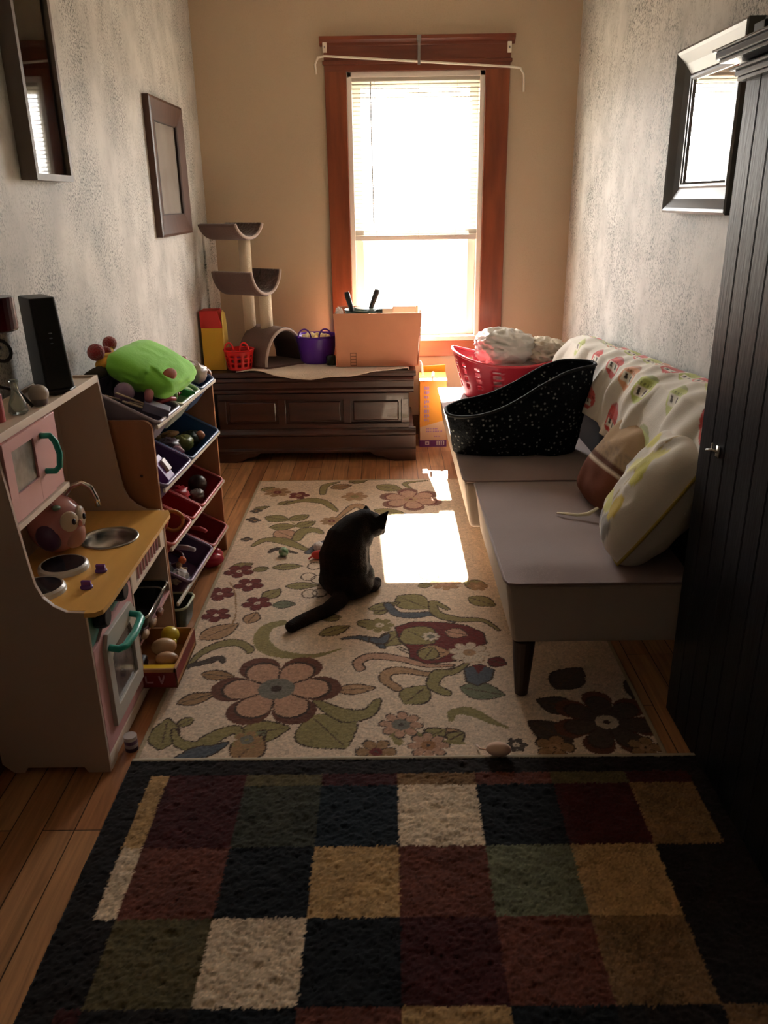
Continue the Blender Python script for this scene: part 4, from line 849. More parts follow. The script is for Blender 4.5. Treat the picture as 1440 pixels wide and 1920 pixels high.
build('door_window', MB().box(-.799, -.794, 2.0, 2.185, .15, .325), mat('dark_window', (.06, .05, .05), .15, col2=(.2, .17, .16), vscale=16), ovd)
build('door_handle', MB().tube([(-.787, 1.985, .345), (-.762, 1.985, .340), (-.748, 2.005, .338), (-.742, 2.08, .340), (-.748, 2.16, .342), (-.762, 2.18, .344), (-.787, 2.18, .348)], [.012, .0125, .0125, .0125, .0125, .0125, .012], 10, flat=.8), m_teal, ovd, smooth=True)
build('control_panel', MB().box(-.816, -.806, 1.899, 2.252, .37, .493), m_dteal, kt)
for y in (1.975, 2.135):
    build('oven_knob', MB().tube([(-.805, y, .447), (-.785, y, .447), (-.772, y, .447)], [.032, .032, .026], 16), mat('navy_plastic', (.006, .005, .014), .4), kt, bevel=.003)
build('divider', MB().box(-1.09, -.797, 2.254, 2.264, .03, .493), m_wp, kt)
build('shelf_board', MB().box(-1.09, -.797, 2.264, 2.64, .185, .196), m_pk2, kt, bevel=.001)
cf = MB().box(-.806, -.797, 2.264, 2.64, .478, .493).box(-.806, -.797, 2.264, 2.31, .37, .478).box(-.806, -.797, 2.60, 2.64, .37, .478).box(-.806, -.797, 2.31, 2.60, .37, .385)
build('panel_frame', cf, m_wi, kt, bevel=.001)
def curt(u, v): return (-.803+.003*math.sin(u*2*math.pi*9), 2.31+.29*u, .385+.093*v)
cu = build('curtain_panel', MB().grid(curt, 108, 2, mi=0), [mat('pink_stripe', (.52, .22, .24), .8), mat('pale_stripe', (.60, .46, .42), .8)], kt, smooth=True)
for i, p in enumerate(cu.data.polygons): p.material_index = ((i % 108)//6) % 2
# things in and on the kitchen
pn = thing('toy_tray', 'black toy baking tray with silver rim on the pink kitchen shelf', 'tray', (-.87, 2.39, .197))
def rtray(y0, y1, x0, x1, z0, z1, nm, m, par):
    L = MB(); o = rrect(x0, x1, y0, y1, .03); i = rrect(x0+.012, x1-.012, y0+.012, y1-.012, .025)
    k = len(o); L.add([(x, y, z1) for x, y in o]+[(x, y, z0) for x, y in i], [(a, (a+1) % k, k+(a+1) % k, k+a) for a in range(k)]+[tuple(range(k, 2*k))]); return build(nm, L, m, par, solid=.003), o
t_, o = rtray(2.275, 2.50, -.93, -.772, .235, .275, 'tray_bowl', mat('black_enamel', (.01, .01, .01), .3), pn)
m_sil = mat('silver_rim', (.65, .63, .58), .2, metal=.9)
build('rim', MB().tube([(x, y, .276) for x, y in o+[o[0]]], .004, 6), m_sil, pn, smooth=True)
build('tray_foot', MB().box(-.92, -.81, 2.30, 2.47, .197, .235), mat('black_enamel'), pn)
pn = thing('toy_tray', 'second smaller toy tray with silver rim behind the black tray', 'tray', (-.86, 2.555, .197))
t_, o = rtray(2.508, 2.60, -.93, -.785, .225, .255, 'tray_bowl', mat('black_enamel'), pn)
build('rim', MB().tube([(x, y, .256) for x, y in o+[o[0]]], .004, 6), m_sil, pn, smooth=True)
build('tray_foot', MB().box(-.92, -.81, 2.52, 2.59, .197, .225), mat('black_enamel'), pn)
for i, (y, c, w) in enumerate([(2.300, (.45, .27, .15), 'front'), (2.375, (.38, .22, .12), 'middle'), (2.45, (.30, .12, .07), 'far')]):
    single('toy_food', lump((-.790+.004*i, y, .209), (.011, .024, .011), i, .2, 3, n=(16, 10)), mat('wood_food_%d' % i, c, .6), '%s brown wooden play food piece at the pink shelf edge' % w, 'toy food', (-.79, y, .198), smooth=True)
crt = thing('toy_crate', 'small red and yellow wooden crate with play food pulled out below the kitchen', 'crate', (-.775, 2.385, .043))
m_crw = wood('pine_crate', (.50, .25, .10), (.38, .18, .07), 'y', .5); m_crr = mat('red_crate_print', (.22, .012, .012), .5)
X0, X1, Y0, Y1, Z0, Z1 = -.872, -.690, 2.245, 2.52, .043, .112
build('crate_floor', MB().box(X0, X1, Y0, Y1, Z0, Z0+.006), m_crw, crt)
build('front_wall', MB().box(X1-.008, X1, Y0, Y1, Z0, Z1), m_crw, crt, bevel=.001)
build('red_band', MB().box(X1-.0005, X1+.001, Y0+.004, Y1-.004, Z0+.022, Z1-.006), m_crr, crt)
build('side_wall', MB().box(X0, X1, Y0, Y0+.008, Z0, Z1), m_crw, crt, bevel=.001)
build('side_wall', MB().box(X0, X1, Y1-.008, Y1, Z0, Z1), m_crw, crt, bevel=.001)
build('back_wall', MB().box(X0, X0+.008, Y0, Y1, Z0, Z1), m_crw, crt)
build('red_band', MB().box(X0+.05, X1-.002, Y0-.001, Y0+.0005, Z0+.004, Z1-.012), m_crr, crt)
vv = MB()
for (a, b) in (((-.745, .088), (-.738, .060)), ((-.738, .060), (-.728, .090))):
    vv.tube([(a[0], Y0-.002, a[1]), (b[0], Y0-.002, b[1])], .003, 6)
vv.box(-.79, -.785, Y0-.003, Y0-.001, .062, .088).box(-.79, -.765, Y0-.003, Y0-.001, .062, .067)
build('printed_letter', vv, mat('pink_ink', (.5, .25, .3), .5), crt)
single('toy_lemon', MB().ell((-.760, 2.462, .115), (.031, .034, .029), (0, 0, .5), 20, 14).ell((-.742, 2.43, .105), (.012, .014, .010), n_ and (0, 0, 0), 10, 8), mat('lemon_plastic', (.62, .48, .03), .35), 'yellow plastic lemon in the far end of the small crate', 'toy food', (-.76, 2.46, .08), smooth=True)
single('toy_shell', MB().ell((-.765, 2.395, .108), (.042, .03, .028), (.2, .1, .4), 20, 14), mat('cream_toy_food', (.58, .40, .24), .4), 'larger cream play food piece next to the yellow lemon', 'toy food', (-.765, 2.395, .06), smooth=True)
single('toy_shell', MB().ell((-.745, 2.345, .092), (.038, .026, .022), (0, .1, .2), 20, 14), mat('peach_toy_food', (.55, .34, .2), .4), 'smaller peach play food piece between cream piece and yellow card', 'toy food', (-.745, 2.345, .06), smooth=True)
single('yellow_card', MB().box(X0+.05, X1-.010, Y0+.010, Y0+.058, Z0+.007, Z1-.016), mat('yellow_block', (.85, .56, .01), .5), 'flat yellow block in the near end of the small crate', 'toy', (-.76, 2.28, .06), bevel=.002)
single('dark_toy', lump((-.835, 2.33, .075), (.025, .05, .025), 9, .2, n=(20, 12)), mat('dark_toy_plastic', (.03, .015, .015), .5), 'dark toy at the inner side of the small crate', 'toy', (-.835, 2.33, .06), smooth=True)
# owl bank
ow = thing('owl_bank', 'pink ceramic owl bank with purple wings beside the toy sink', 'bank', (-1.015, 2.30, .506))
m_owl = mat('pink_glaze', (.48, .20, .20), .25, coat=.3); oc = Vector((-1.015, 2.30, .596))
ob = MB().ell(oc, (.080, .080, .090), nu=36, nv=26, fn=lambda d: 1+.05*(1-abs(d.z)))
for s in (-1, 1):
    ob.tube([oc+Vector((.0, s*.045, .070)), oc+Vector((.0, s*.054, .098))], [.022, .005], 10)
build('owl_body', ob, m_owl, ow, smooth=True)
def onb(az, el, off=0):
    d = Vector((math.cos(el)*math.cos(az), math.cos(el)*math.sin(az), math.sin(el))); return oc+Vector((d.x*(.084+off), d.y*(.084+off), d.z*(.092+off)))
fa = -.28
for s in (-1, 1):
    p = onb(fa+s*.36, .22, -.009); build('eye_disc', MB().ell(p, (.015, .031, .035), (0, 0, fa+s*.36), 20, 14), mat('pale_glaze', (.58, .48, .38), .3), ow, smooth=True)
    p = onb(fa+s*.27, .22, .006); build('pupil', MB().ell(p, (.005, .008, .010), (0, 0, fa), 12, 8), mat('dark_glaze', (.02, .01, .02), .2), ow, smooth=True)
    p = onb(fa+s*1.28, -.22, -.020); build('wing', MB().ell(p, (.040, .028, .050), (0, 0, fa+s*1.2+1.57), 20, 14), mat('purple_glaze', (.11, .05, .12), .3), ow, smooth=True)
build('beak', MB().ell(onb(fa, .10, .004), (.006, .006, .010), nu=10, nv=8), mat('coral_glaze', (.55, .2, .15), .3), ow, smooth=True)
build('belly', MB().ell(onb(fa, -.42, -.020), (.030, .042, .044), (0, 0, fa), 20, 14), mat('peach_glaze', (.48, .24, .2), .3), ow, smooth=True)
build('bow', MB().ell(onb(fa-.75, .80, .002), (.012, .014, .008), nu=12, nv=8), mat('mint_glaze', (.15, .26, .2), .3), ow, smooth=True)
# on top of the kitchen
zt = .971
md_ = thing('router', 'tall black wedge-shaped wifi router on top of the toy kitchen', 'router', (-1.03, 2.47, zt))
m_rt = mat('black_matte_plastic', (.012, .012, .011), .45)
def rt(u, v):
    z = zt+.012+.265*v; k = 1-.12*v; P_ = rrect(-.042*k, .042*k, -.070*(1-.12*v), .070*(1-.12*v), .012, 4)
    p = P_[int(round(u*len(P_))) % len(P_)]; ca, sa = math.cos(.68), math.sin(.68)
    return (-1.022+p[0]*ca-p[1]*sa-.012*v, 2.465+p[0]*sa+p[1]*ca, z)
nP = len(rrect(0, 1, 0, 1, .1, 4)); g_ = MB().grid(rt, nP, 6, wrap=True); g_.f += [tuple(range(nP)), tuple(range(6*nP+nP-1, 6*nP-1, -1))]; g_.m += [0, 0]
build('router_body', g_, m_rt, md_, bevel=.003)
build('router_foot', MB().prism([(-1.035, 2.385), (-.985, 2.375), (-.952, 2.41), (-.955, 2.46), (-1.03, 2.55), (-1.09, 2.53), (-1.09, 2.47)], 'z', zt, zt+.012), m_rt, md_, bevel=.003)
ld = MB()
for k, z in enumerate((1.147, 1.133, 1.118)): ld.ell((-1.022+.0645*math.sin(.68)-.007, 2.465-.0645*math.cos(.68), z), (.006, .003, .0022), (0, 0, .68), 10, 6)
build('status_light', ld, mat('dim_led', (.25, .28, .36), .4), md_)
cc = thing('toy_cupcake', 'white frosted cupcake ornament by the router foot', 'cupcake', (-.985, 2.26, zt))
build('cup', MB().lathe([(0, 0), (.020, 0), (.026, .028), (0, .028)], (-.985, 2.26, zt), 24), mat('grey_cup', (.30, .26, .25), .5), cc)
build('frosting', MB().ell((-.985, 2.26, zt+.032), (.028, .028, .026), nu=24, nv=14), mat('cream_frosting', (.50, .44, .38), .5), cc, smooth=True)
gb = thing('glass_bottle', 'small clear glass bottle with ribbed neck on the toy kitchen', 'bottle', (-1.005, 2.165, zt))
m_cg = mat('thick_glass', (.85, .92, .88), .05, trans=.9)
build('bottle_body', MB().lathe([(0, .0), (.022, .0), (.026, .006), (.022, .03), (.010, .06), (.010, .085), (.013, .088), (.013, .092), (.007, .092), (.007, .06), (.018, .03), (.02, .008), (0, .006)], (-1.005, 2.165, zt), 24), m_cg, gb, smooth=True)
cnd = thing('candle_stand', 'dark red candle shade on a black scroll stand at the left picture edge', 'candle holder', (-1.03, 2.17, zt))
build('shade', MB().lathe([(0, .215), (.040, .215), (.052, .22), (.052, .305), (.0, .305)], (-1.034, 2.19, zt), 28), mat('dark_red_glass', (.07, .004, .006), .2), cnd, smooth=False, bevel=.003)
m_ir = mat('black_iron', (.01, .01, .01), .45)
scp = [(-1.045+(.012+.030*q/22)*math.cos(q*.42+1.2)+.008, 2.19, zt+.160+(.012+.030*q/22)*math.sin(q*.42+1.2)) for q in range(23)]
build('scroll', MB().tube(scp, .005, 8), m_ir, cnd, smooth=True)
build('stand_arm', MB().tube([(-1.05, 2.19, zt+.215), (-1.07, 2.17, zt+.10), (-1.05, 2.18, zt+.07), (-1.015, 2.20, zt+.055), (-.992, 2.225, zt+.005)], .005, 8), m_ir, cnd, smooth=True)
build('stand_foot', MB().tube([(-1.07, 2.16, zt+.10), (-1.08, 2.12, zt+.03), (-1.06, 2.09, zt+.005)], .005, 8), m_ir, cnd, smooth=True)
single('pink_candle', MB().lathe([(0, 0), (.022, 0), (.022, .07), (.018, .075), (0, .075)], (-1.025, 2.075, zt), 24), mat('coral_wax', (.62, .12, .12), .45), 'coral pink pillar candle at the far left edge of the toy kitchen', 'candle', (-1.025, 2.075, zt), smooth=False)

# ---------------------------------------------------------------- toy storage rack
PIV = Vector((-.80, 2.67, 0)); ROT = Matrix.Translation(PIV) @ Matrix.Rotation(math.radians(-3.3), 4, 'Z') @ Matrix.Translation(-PIV)
def RB():
    m = MB(); m.x = ROT; return m
rk = thing('toy_storage_rack', 'wooden toy organiser rack with tilted rows of plastic bins', 'rack', (-.93, 3.06, 0))
m_mdf = wood('maple_board', (.42, .19, .085), (.33, .14, .06), 'z', .45, 5)
def rside(z1): return [(-1.075, 0), (-.80, 0)]+[(-.80, z1-.035)]+arc(-.83, z1-.03, .03, 0, 90, 5)+[(-1.05, z1)]+[(-1.075, z1-.02)]
build('side_panel', RB().prism(rside(.815), 'y', 2.668, 2.682), m_mdf, rk, bevel=.001)
build('side_panel', RB().prism(rside(.842), 'y', 3.452, 3.466), m_mdf, rk, bevel=.001)
for z, y in ((.62, 2.667), (.46, 2.667)):
    build('screw_cap', RB().tube([(-.855, y, z), (-.855, y-.0015, z)], .005, 10), mat('screw_dark', (.05, .02, .01), .5), rk)
m_bar = mat('white_rail', (.62, .58, .50), .4)
ROWS = [.800, .572, .348, .128]
for z in ROWS:
    build('rail', RB().box(-.792, -.782, 2.682, 3.452, z-.019, z-.004), m_bar, rk, bevel=.003)
    build('rail', RB().tube([(-1.045, 2.682, z+.118), (-1.045, 3.452, z+.118)], .008, 8), m_bar, rk)
tl = math.radians(27.5)
def bpt(w, d, zf):  # w from the front rim back, d down into the bin
    return (-.785-w*math.cos(tl)-d*math.sin(tl), zf+w*math.sin(tl)-d*math.cos(tl))
def bin_(y0, y1, zf, col, rim, lab, depth=.12, W_=.272):
    t = thing('toy_bin', lab, 'bin', tuple(ROT @ Vector((-.90, (y0+y1)/2, zf-.06))), 'plastic bins in the toy rack')
    def f(u, v):
        P_ = rrect(0, W_, y0, y1, .022, 4); p = P_[int(round(u*len(P_))) % len(P_)]; cx, cy = W_/2, (y0+y1)/2; k = 1-.16*(1-v)
        w = cx+(p[0]-cx)*k; y = cy+(p[1]-cy)*k; x, z = bpt(w, depth*(1-v), zf); return (max(x, -1.095), y, z)
    n = len(rrect(0, 1, 0, 1, .1, 4)); g = RB().grid(f, n, 5, wrap=True); g.f.append(tuple(range(n))); g.m.append(0)
    m = mat('bin_%s' % rim, col, .35, transl=.2); build('bin_wall', g, m, t, smooth=False, solid=.003)
    build('rim', RB().tube([f(i/n, 1) for i in range(n+1)], .006, 8), mat('rim_%s' % rim, tuple(min(1, c*1.15+.10) for c in col), .3), t, smooth=True)
    return t
bb = (.02, .10, .26); pu = (.12, .07, .22); rd = (.42, .03, .035)
z1, z2, z3, z4 = ROWS
bin_(3.225, 3.440, z1, (.03, .08, .22), 'navy', 'navy bin at the far end of the top row')
bin_(2.955, 3.215, z1, (.42, .48, .42), 'white', 'greenish white bin in the middle of the top row under the green pouch')
bin_(2.695, 2.945, z1, (.30, .26, .34), 'grey', 'greyish lilac bin at the near end of the top row')
bin_(3.02, 3.440, z2, bb, 'blue', 'large blue bin in the second row')
bin_(2.695, 3.010, z2, pu, 'purple', 'purple bin beside the blue bin in the second row')
bin_(3.095, 3.440, z3, rd, 'red', 'red bin at the far end of the third row')
bin_(2.95, 3.085, z3, (.5, .025, .03), 'scarlet', 'narrow scarlet bin in the middle of the third row')
bin_(2.695, 2.940, z3, (.5, .08, .07), 'coral', 'coral bin with round toys at the near end of the third row')
bin_(3.195, 3.440, z4, (.33, .03, .035), 'pink', 'dark red bin at the far end of the bottom row', .1)
bin_(2.845, 3.185, z4, (.15, .09, .21), 'lilac', 'lilac rimmed bin full of dark toys in the bottom row', .1)
def rp(w, d, y, zf):
    x, z = bpt(w, d, zf); return ROT @ Vector((x, y, z))
m_g = {}
def pm(c, r=.4): return mat('toy_%02x%02x%02x' % tuple(int(q*255) for q in c), c, r)
def toy(shape, w, d, y, zf, sz, c, lab, name='toy_figure', rot=(0, 0, 0), cat='toy'):
    p = rp(w, d, y, zf); mb = MB(); R4 = Matrix.Translation(p) @ Euler(rot).to_matrix().to_4x4(); mb.x = R4
    if shape == 'ball': mb.ell((0, 0, 0), (sz, sz, sz), nu=24, nv=14)
    elif shape == 'blob': mb.x = Matrix.Identity(4); mb = lump(p, (sz, sz*1.25, sz*.8), int(w*900), .22, 3, rot, (26, 16))
    elif shape == 'rod': mb.tube([(0, -sz, 0), (0, -sz*.3, sz*.08), (0, sz*.5, 0), (sz*.2, sz, -sz*.15)], [sz*.16, sz*.2, sz*.2, sz*.14], 12)
    elif shape == 'phone': mb.tube([(0, -sz, -sz*.2), (0, -sz*.8, 0), (0, 0, sz*.18), (0, sz*.8, 0), (0, sz, -sz*.25)], [sz*.26, sz*.24, sz*.15, sz*.24, sz*.28], 12)
    elif shape == 'block': mb.box(-sz, sz, -sz*.8, sz*.8, -sz*.35, sz*.35)
    elif shape == 'ring': mb.tube([(sz*math.cos(i*.3142), sz*math.sin(i*.3142), 0) for i in range(21)], sz*.2, 8)
    elif shape == 'doll':
        mb.tube([(0, -sz, 0), (0, -sz*.4, 0), (0, .2*sz, 0), (0, .45*sz, 0)], [sz*.10, sz*.3, sz*.22, sz*.1], 12).ell((0, sz*.68, 0), (sz*.26, sz*.28, sz*.24), nu=14, nv=10)
        mb.tube([(-sz*.2, sz*.25, 0), (-sz*.55, -.1*sz, sz*.1)], sz*.07, 8).tube([(sz*.2, sz*.25, 0), (sz*.5, 0, sz*.15)], sz*.07, 8)
    return single(name, mb, pm(c), lab, cat, tuple(p), smooth=shape not in ('block',), bevel=.003 if shape == 'block' else 0)
# top row
toy('ball', .055, -.005, 2.985, z1, .030, (.10, .24, .03), 'green apple-like ball at the front of the top row', 'toy_apple', cat='toy food')
toy('block', .045, .005, 3.125, z1, .040, (.03, .30, .08), 'striped green toy pack in the white bin', 'toy_pack', (.1, .35, .6))
toy('block', .043, -.001, 3.128, z1, .030, (.55, .60, .45), 'pale label card on the striped green pack', 'toy_card', (.1, .35, .6))
toy('doll', .05, .0, 3.055, z1, .035, (.45, .02, .02), 'small red toy figure between green ball and green pack', rot=(0, .4, .5))
toy('rod', .10, -.02, 2.86, z1, .085, (.50, .17, .19), 'long dusty pink toy wand lying over the grey bin', 'toy_wand', (0, .1, .25))
toy('rod', .055, .0, 2.915, z1, .055, (.40, .02, .04), 'dark red toy cylinder in front of the pink wand', 'toy_cylinder', (.1, .1, -.4))
toy('ball', .165, -.01, 2.79, z1, .035, (.30, .20, .32), 'lilac ball at the near back of the top row', 'toy_ball')
toy('blob', .20, .01, 2.90, z1, .04, (.02, .02, .02), 'black soft toy lump behind the pink wand')
toy('block', .045, -.005, 2.80, z1, .045, (.22, .20, .30), 'grey violet toy box at the near front of the top row', 'toy_box', (0, .4, .2))
toy('doll', .10, -.03, 3.33, z1, .06, (.50, .20, .18), 'pink crumpled toy cloth in the navy bin', rot=(.6, .3, .8))
toy('blob', .07, -.01, 3.36, z1, .05, (.42, .34, .30), 'pale pinkish toy lying in front in the navy bin', rot=(0, .5, 0))
single('toy_rod_bundle', RB().tube([(-.93, 2.72, .90), (-.85, 2.83, .825)], .004, 6).tube([(-.97, 2.72, .89), (-.88, 2.83, .83)], .004, 6).tube([(-.90, 2.70, .875), (-.83, 2.80, .815)], .004, 6), mat('pale_wood_stick', (.6, .5, .36), .6), 'thin pale sticks leaning beside the toy kitchen top', 'sticks', (-.92, 2.75, .84))
# green pouch
def pouch():
    c = rp(.155, -.060, 3.01, z1); Rm = Euler((math.radians(2), tl*1.05, math.radians(-8)))
    def fn(d):
        k = (abs(d.x)**5+abs(d.y)**5+abs(d.z)**2.6)**-.21
        k *= 1+.035*(ridge((d.x, d.y*1.2, d.z), 2.2, 7)-.5)
        if d.y < -.55 and d.x > .2: k *= 1-.10*max(0, math.cos(abs(math.atan2(d.x, -d.y)-.5)*3.0))
        return k
    return c, MB().ell(c, (.128, .180, .056), tuple(Rm), 72, 44, fn=fn)
pc_, pmb = pouch()
gp = thing('green_pouch', 'big lime green stuffed pouch lying across the top bins', 'pouch', tuple(pc_))
build('pouch_body', pmb, mat('lime_fleece', (.27, .80, .07), .85, bump=.12, bscale=80, sheen=.3), gp, smooth=True)
pp = pc_+Euler((math.radians(2), tl*1.05, math.radians(-8))).to_matrix() @ Vector((.088, -.075, .047))
build('embroidered_patch', MB().ell(pp, (.022, .038, .007), (math.radians(16), tl*1.05+.45, math.radians(-8)), 16, 10), mat('orange_patch', (.40, .10, .03), .7), gp, smooth=True)
ps = thing('pompom_toy', 'soft toy with fuzzy red pompoms sticking up behind the green pouch', 'toy', (-1.03, 2.95, .98))
m_pom = mat('fuzzy_red', (.45, .02, .025), 1, bump=1, bscale=200, sheen=.8)
for q, r in (((-1.03, 3.04, 1.016), .026), ((-1.03, 2.885, 1.010), .030), ((-1.02, 2.965, 1.000), .018)):
    build('pompom', MB().ell(q, (r, r, r), nu=20, nv=14, fn=lambda d: 1+.06*nz((d.x, d.y, d.z), 14)), m_pom, ps, smooth=True)
build('toy_body', MB().tube([(-1.03, 3.035, 1.0), (-1.02, 3.0, .985), (-1.01, 2.96, .978), (-1.015, 2.91, .985), (-1.03, 2.885, .995)], [.011, .016, .02, .016, .011], 10).ell((-1.01, 2.90, .965), (.03, .05, .025), nu=16, nv=10), mat('orange_yellow_plush', (.62, .34, .04), .9), ps, smooth=True)
build('dark_limb', MB().tube([(-1.0, 2.90, .95), (-1.02, 2.82, .945), (-1.03, 2.77, .95)], [.02, .022, .012], 10), mat('black_plush', (.02, .015, .01), 1), ps, smooth=True)
# second row
toy('blob', .12, .06, 3.15, z2, .05, (.10, .05, .06), 'dark plum soft toy at the back of the blue bin')
toy('doll', .09, .035, 3.12, z2, .055, (.55, .30, .35), 'pale pink doll lying in the blue bin', rot=(0, .2, .9))
toy('rod', .05, .03, 3.07, z2, .05, (.50, .08, .22), 'magenta toy wand at the front of the blue bin', 'toy_wand', (0, 0, .9))
toy('blob', .09, .05, 3.25, z2, .04, (.20, .22, .05), 'olive green toy in the blue bin')
toy('doll', .16, .04, 3.22, z2, .06, (.34, .20, .07), 'tan toy animal at the back of the blue bin', 'toy_animal', (0, .3, 2.4))
toy('ball', .05, .02, 3.34, z2, .020, (.62, .25, .12), 'small orange ball in the blue bin front corner', 'toy_ball')
toy('blob', .08, .05, 3.33, z2, .04, (.02, .04, .02), 'black green toy in the far corner of the blue bin')
toy('blob', .10, .06, 2.92, z2, .05, (.14, .06, .20), 'purple soft toy deep in the purple bin')
toy('block', .055, .0, 2.80, z2, .050, (.20, .07, .33), 'violet toy pack standing in the purple bin', 'toy_pack', (0, 1.0, .0))
toy('block', .05, -.02, 2.815, z2, .024, (.62, .56, .56), 'white label block on the violet pack', 'toy_card', (0, 1.0, .0))
# third row
toy('blob', .12, .05, 3.18, z3, .05, (.50, .01, .02), 'bright red soft toy in the far red bin')
toy('ball', .08, .02, 3.32, z3, .040, (.035, .02, .015), 'dark brown fuzzy ball in the far red bin', 'toy_ball')
toy('blob', .055, .035, 3.24, z3, .030, (.16, .12, .09), 'grey brown toy at the front of the far red bin')
toy('ball', .12, .02, 2.84, z3, .058, (.62, .14, .09), 'large translucent coral ball in the coral bin', 'toy_ball')
toy('ring', .06, .02, 2.91, z3, .038, (.55, .26, .06), 'orange ring toy beside the coral ball', 'toy_ring', (1.1, 0, .5))
# bottom row
toy('rod', .10, .01, 3.30, z4, .05, (.55, .12, .15), 'thin red toy bar in the dark red bin', 'toy_bar', (0, 0, 1.0))
toy('rod', .10, .0, 3.07, z4, .055, (.60, .60, .66), 'pale grey toy bar lying in the lilac bin', 'toy_bar', (0, 0, 1.2))
toy('ring', .12, .03, 3.0, z4, .045, (.12, .01, .03), 'dark red bowl-like ring in the lilac bin', 'toy_ring', (.3, 0, 0))
toy('doll', .06, .02, 2.93, z4, .05, (.60, .40, .22), 'peach toy figure in the lilac bin', rot=(.3, 0, .4))
toy('blob', .05, .02, 2.885, z4, .032, (.42, .40, .38), 'grey white toy head at the near corner of the lilac bin')
toy('ball', .075, .0, 2.975, z4, .016, (.65, .15, .05), 'tiny orange ball beside the peach figure', 'toy_ball')
toy('blob', .13, .05, 2.90, z4, .05, (.015, .015, .02), 'black toy lump at the back of the lilac bin')
gb2 = thing('small_white_bin', 'small pale green rimmed bin on the floor behind the kitchen end', 'bin', (-.83, 2.76, 0))
o = rrect(-.93, -.765, 2.69, 2.83, .03)
build('bin_wall', RB().add([(x, y, .09) for x, y in o]+[(-.85+(x+.85)*.85, 2.76+(y-2.76)*.85, .004) for x, y in o], [(i, (i+1) % len(o), len(o)+(i+1) % len(o), len(o)+i) for i in range(len(o))]+[tuple(range(len(o), 2*len(o)))]), mat('dark_green_bin', (.05, .07, .05), .4), gb2, solid=.003)
build('rim', RB().tube([(x, y, .09) for x, y in o+[o[0]]], .005, 8), mat('pale_green_rim', (.5, .58, .42), .3), gb2, smooth=True)
# floor toys
ft = thing('toy_mitt', 'glossy crimson two-lobed toy on the floorboards by the rack', 'toy', (-.79, 3.27, 0))
build('toy_body', MB().ell((-.790, 3.315, .036), (.046, .036, .035), (0, 0, .3), 24, 16).ell((-.785, 3.265, .032), (.055, .032, .031), (0, 0, .5), 24, 16).tube([(-.83, 3.24, .03), (-.845, 3.225, .02)], [.012, .006], 8), mat('crimson_gloss', (.42, .015, .045), .18), ft, smooth=True)
gbz = .008
single('crinkle_ball', MB().ell((-.481, 3.36, .026), (.023, .023, .021), nu=22, nv=14, fn=lambda d: 1+.14*ridge((d.x, d.y, d.z), 3.2, 2)-.1), mat('green_foil', (.04, .22, .07), .3, metal=.4, col2=(.4, .5, .4), vscale=60), 'small green crinkle ball on the floral rug', 'cat toy', (-.481, 3.36, .008), smooth=True)
single('toy_mouse', MB().ell((-.320, 3.325, .026), (.034, .020, .020), (0, 0, .15), 20, 12).tube([(-.35, 3.32, .02), (-.365, 3.31, .012)], .004, 6), mat('coral_felt', (.60, .06, .05), .8), 'coral red felt toy on the rug against the cat', 'cat toy', (-.32, 3.325, .008), smooth=True)
single('feather_toy', lump((-.330, 3.43, .022), (.022, .03, .015), 31, .3, n=(20, 12)), mat('white_feather', (.6, .55, .52), .9), 'white and lilac fluffy toy behind the coral toy', 'cat toy', (-.33, 3.43, .008), smooth=True)
ek = thing('striped_spool', 'small striped spool standing on the floor at the rug corner by the kitchen', 'toy', (-.768, 1.99, 0))
for i, c in enumerate([(.05, .02, .05), (.35, .30, .33), (.12, .06, .14), (.45, .42, .42)]):
    build('band', MB().lathe([(0, 0), (.019, 0), (.019, .012), (0, .012)], (-.768, 1.99, .0005+.012*i), 20), pm(c), ek)
tm = thing('plush_mouse', 'pale pink plush mouse lying on the join of the two rugs', 'cat toy', (.30, 1.925, .018))
build('mouse_body', MB().ell((.30, 1.925, .036), (.036, .022, .020), (0, 0, -.1), 24, 14), mat('pale_pink_plush', (.80, .55, .42), .95, sheen=.4), tm, smooth=True)
build('mouse_tail', MB().tube([(.27, 1.93, .03), (.25, 1.95, .02), (.243, 1.975, .014)], .003, 6), mat('pale_pink_plush'), tm, smooth=True)
# ---------------------------------------------------------------- cat
kc = thing('cat', 'dark tortoiseshell cat sitting on the floral rug with its back to the viewer', 'cat', (-.175, 3.0, .008))
cm = MB(); OFFZ = .0
def E_(c, r, rot=(0, 0, 0)): cm.ell(c, r, rot, 24, 16)
def T_(p, r): cm.tube(p, r, 16)
E_((-.185, 2.975, .088), (.098, .105, .084)); E_((-.170, 2.955, .060), (.100, .090, .056))
E_((-.240, 3.01, .070), (.052, .085, .064)); E_((-.115, 3.01, .066), (.050, .085, .060))      # haunches
T_([(-.185, 2.975, .10), (-.190, 3.0, .165), (-.172, 3.035, .222), (-.138, 3.065, .262), (-.105, 3.08, .282)], [.100, .100, .088, .066, .052])
E_((-.148, 3.055, .225), (.080, .076, .075)); E_((-.140, 3.10, .20), (.056, .055, .085))
T_([(-.150, 3.11, .20), (-.155, 3.13, .11), (-.155, 3.14, .03)], [.034, .024, .020]); T_([(-.118, 3.11, .20), (-.112, 3.13, .11), (-.105, 3.14, .03)], [.034, .024, .020])
E_((-.100, 3.15, .025), (.023, .034, .016)); E_((-.155, 3.15, .025), (.023, .034, .016))
E_((-.078, 3.005, .026), (.034, .052, .019), (0, 0, -.5)); E_((-.058, 3.035, .030), (.020, .026, .018)); E_((-.275, 3.06, .025), (.026, .05, .018), (0, 0, .2))
E_((-.078, 3.09, .262), (.061, .056, .052), (0, .35, .2)); E_((-.105, 3.08, .292), (.052, .047, .038))
T_([(-.085, 3.10, .275), (-.052, 3.115, .240), (-.038, 3.122, .220)], [.040, .032, .020]); E_((-.040, 3.12, .220), (.020, .020, .016))
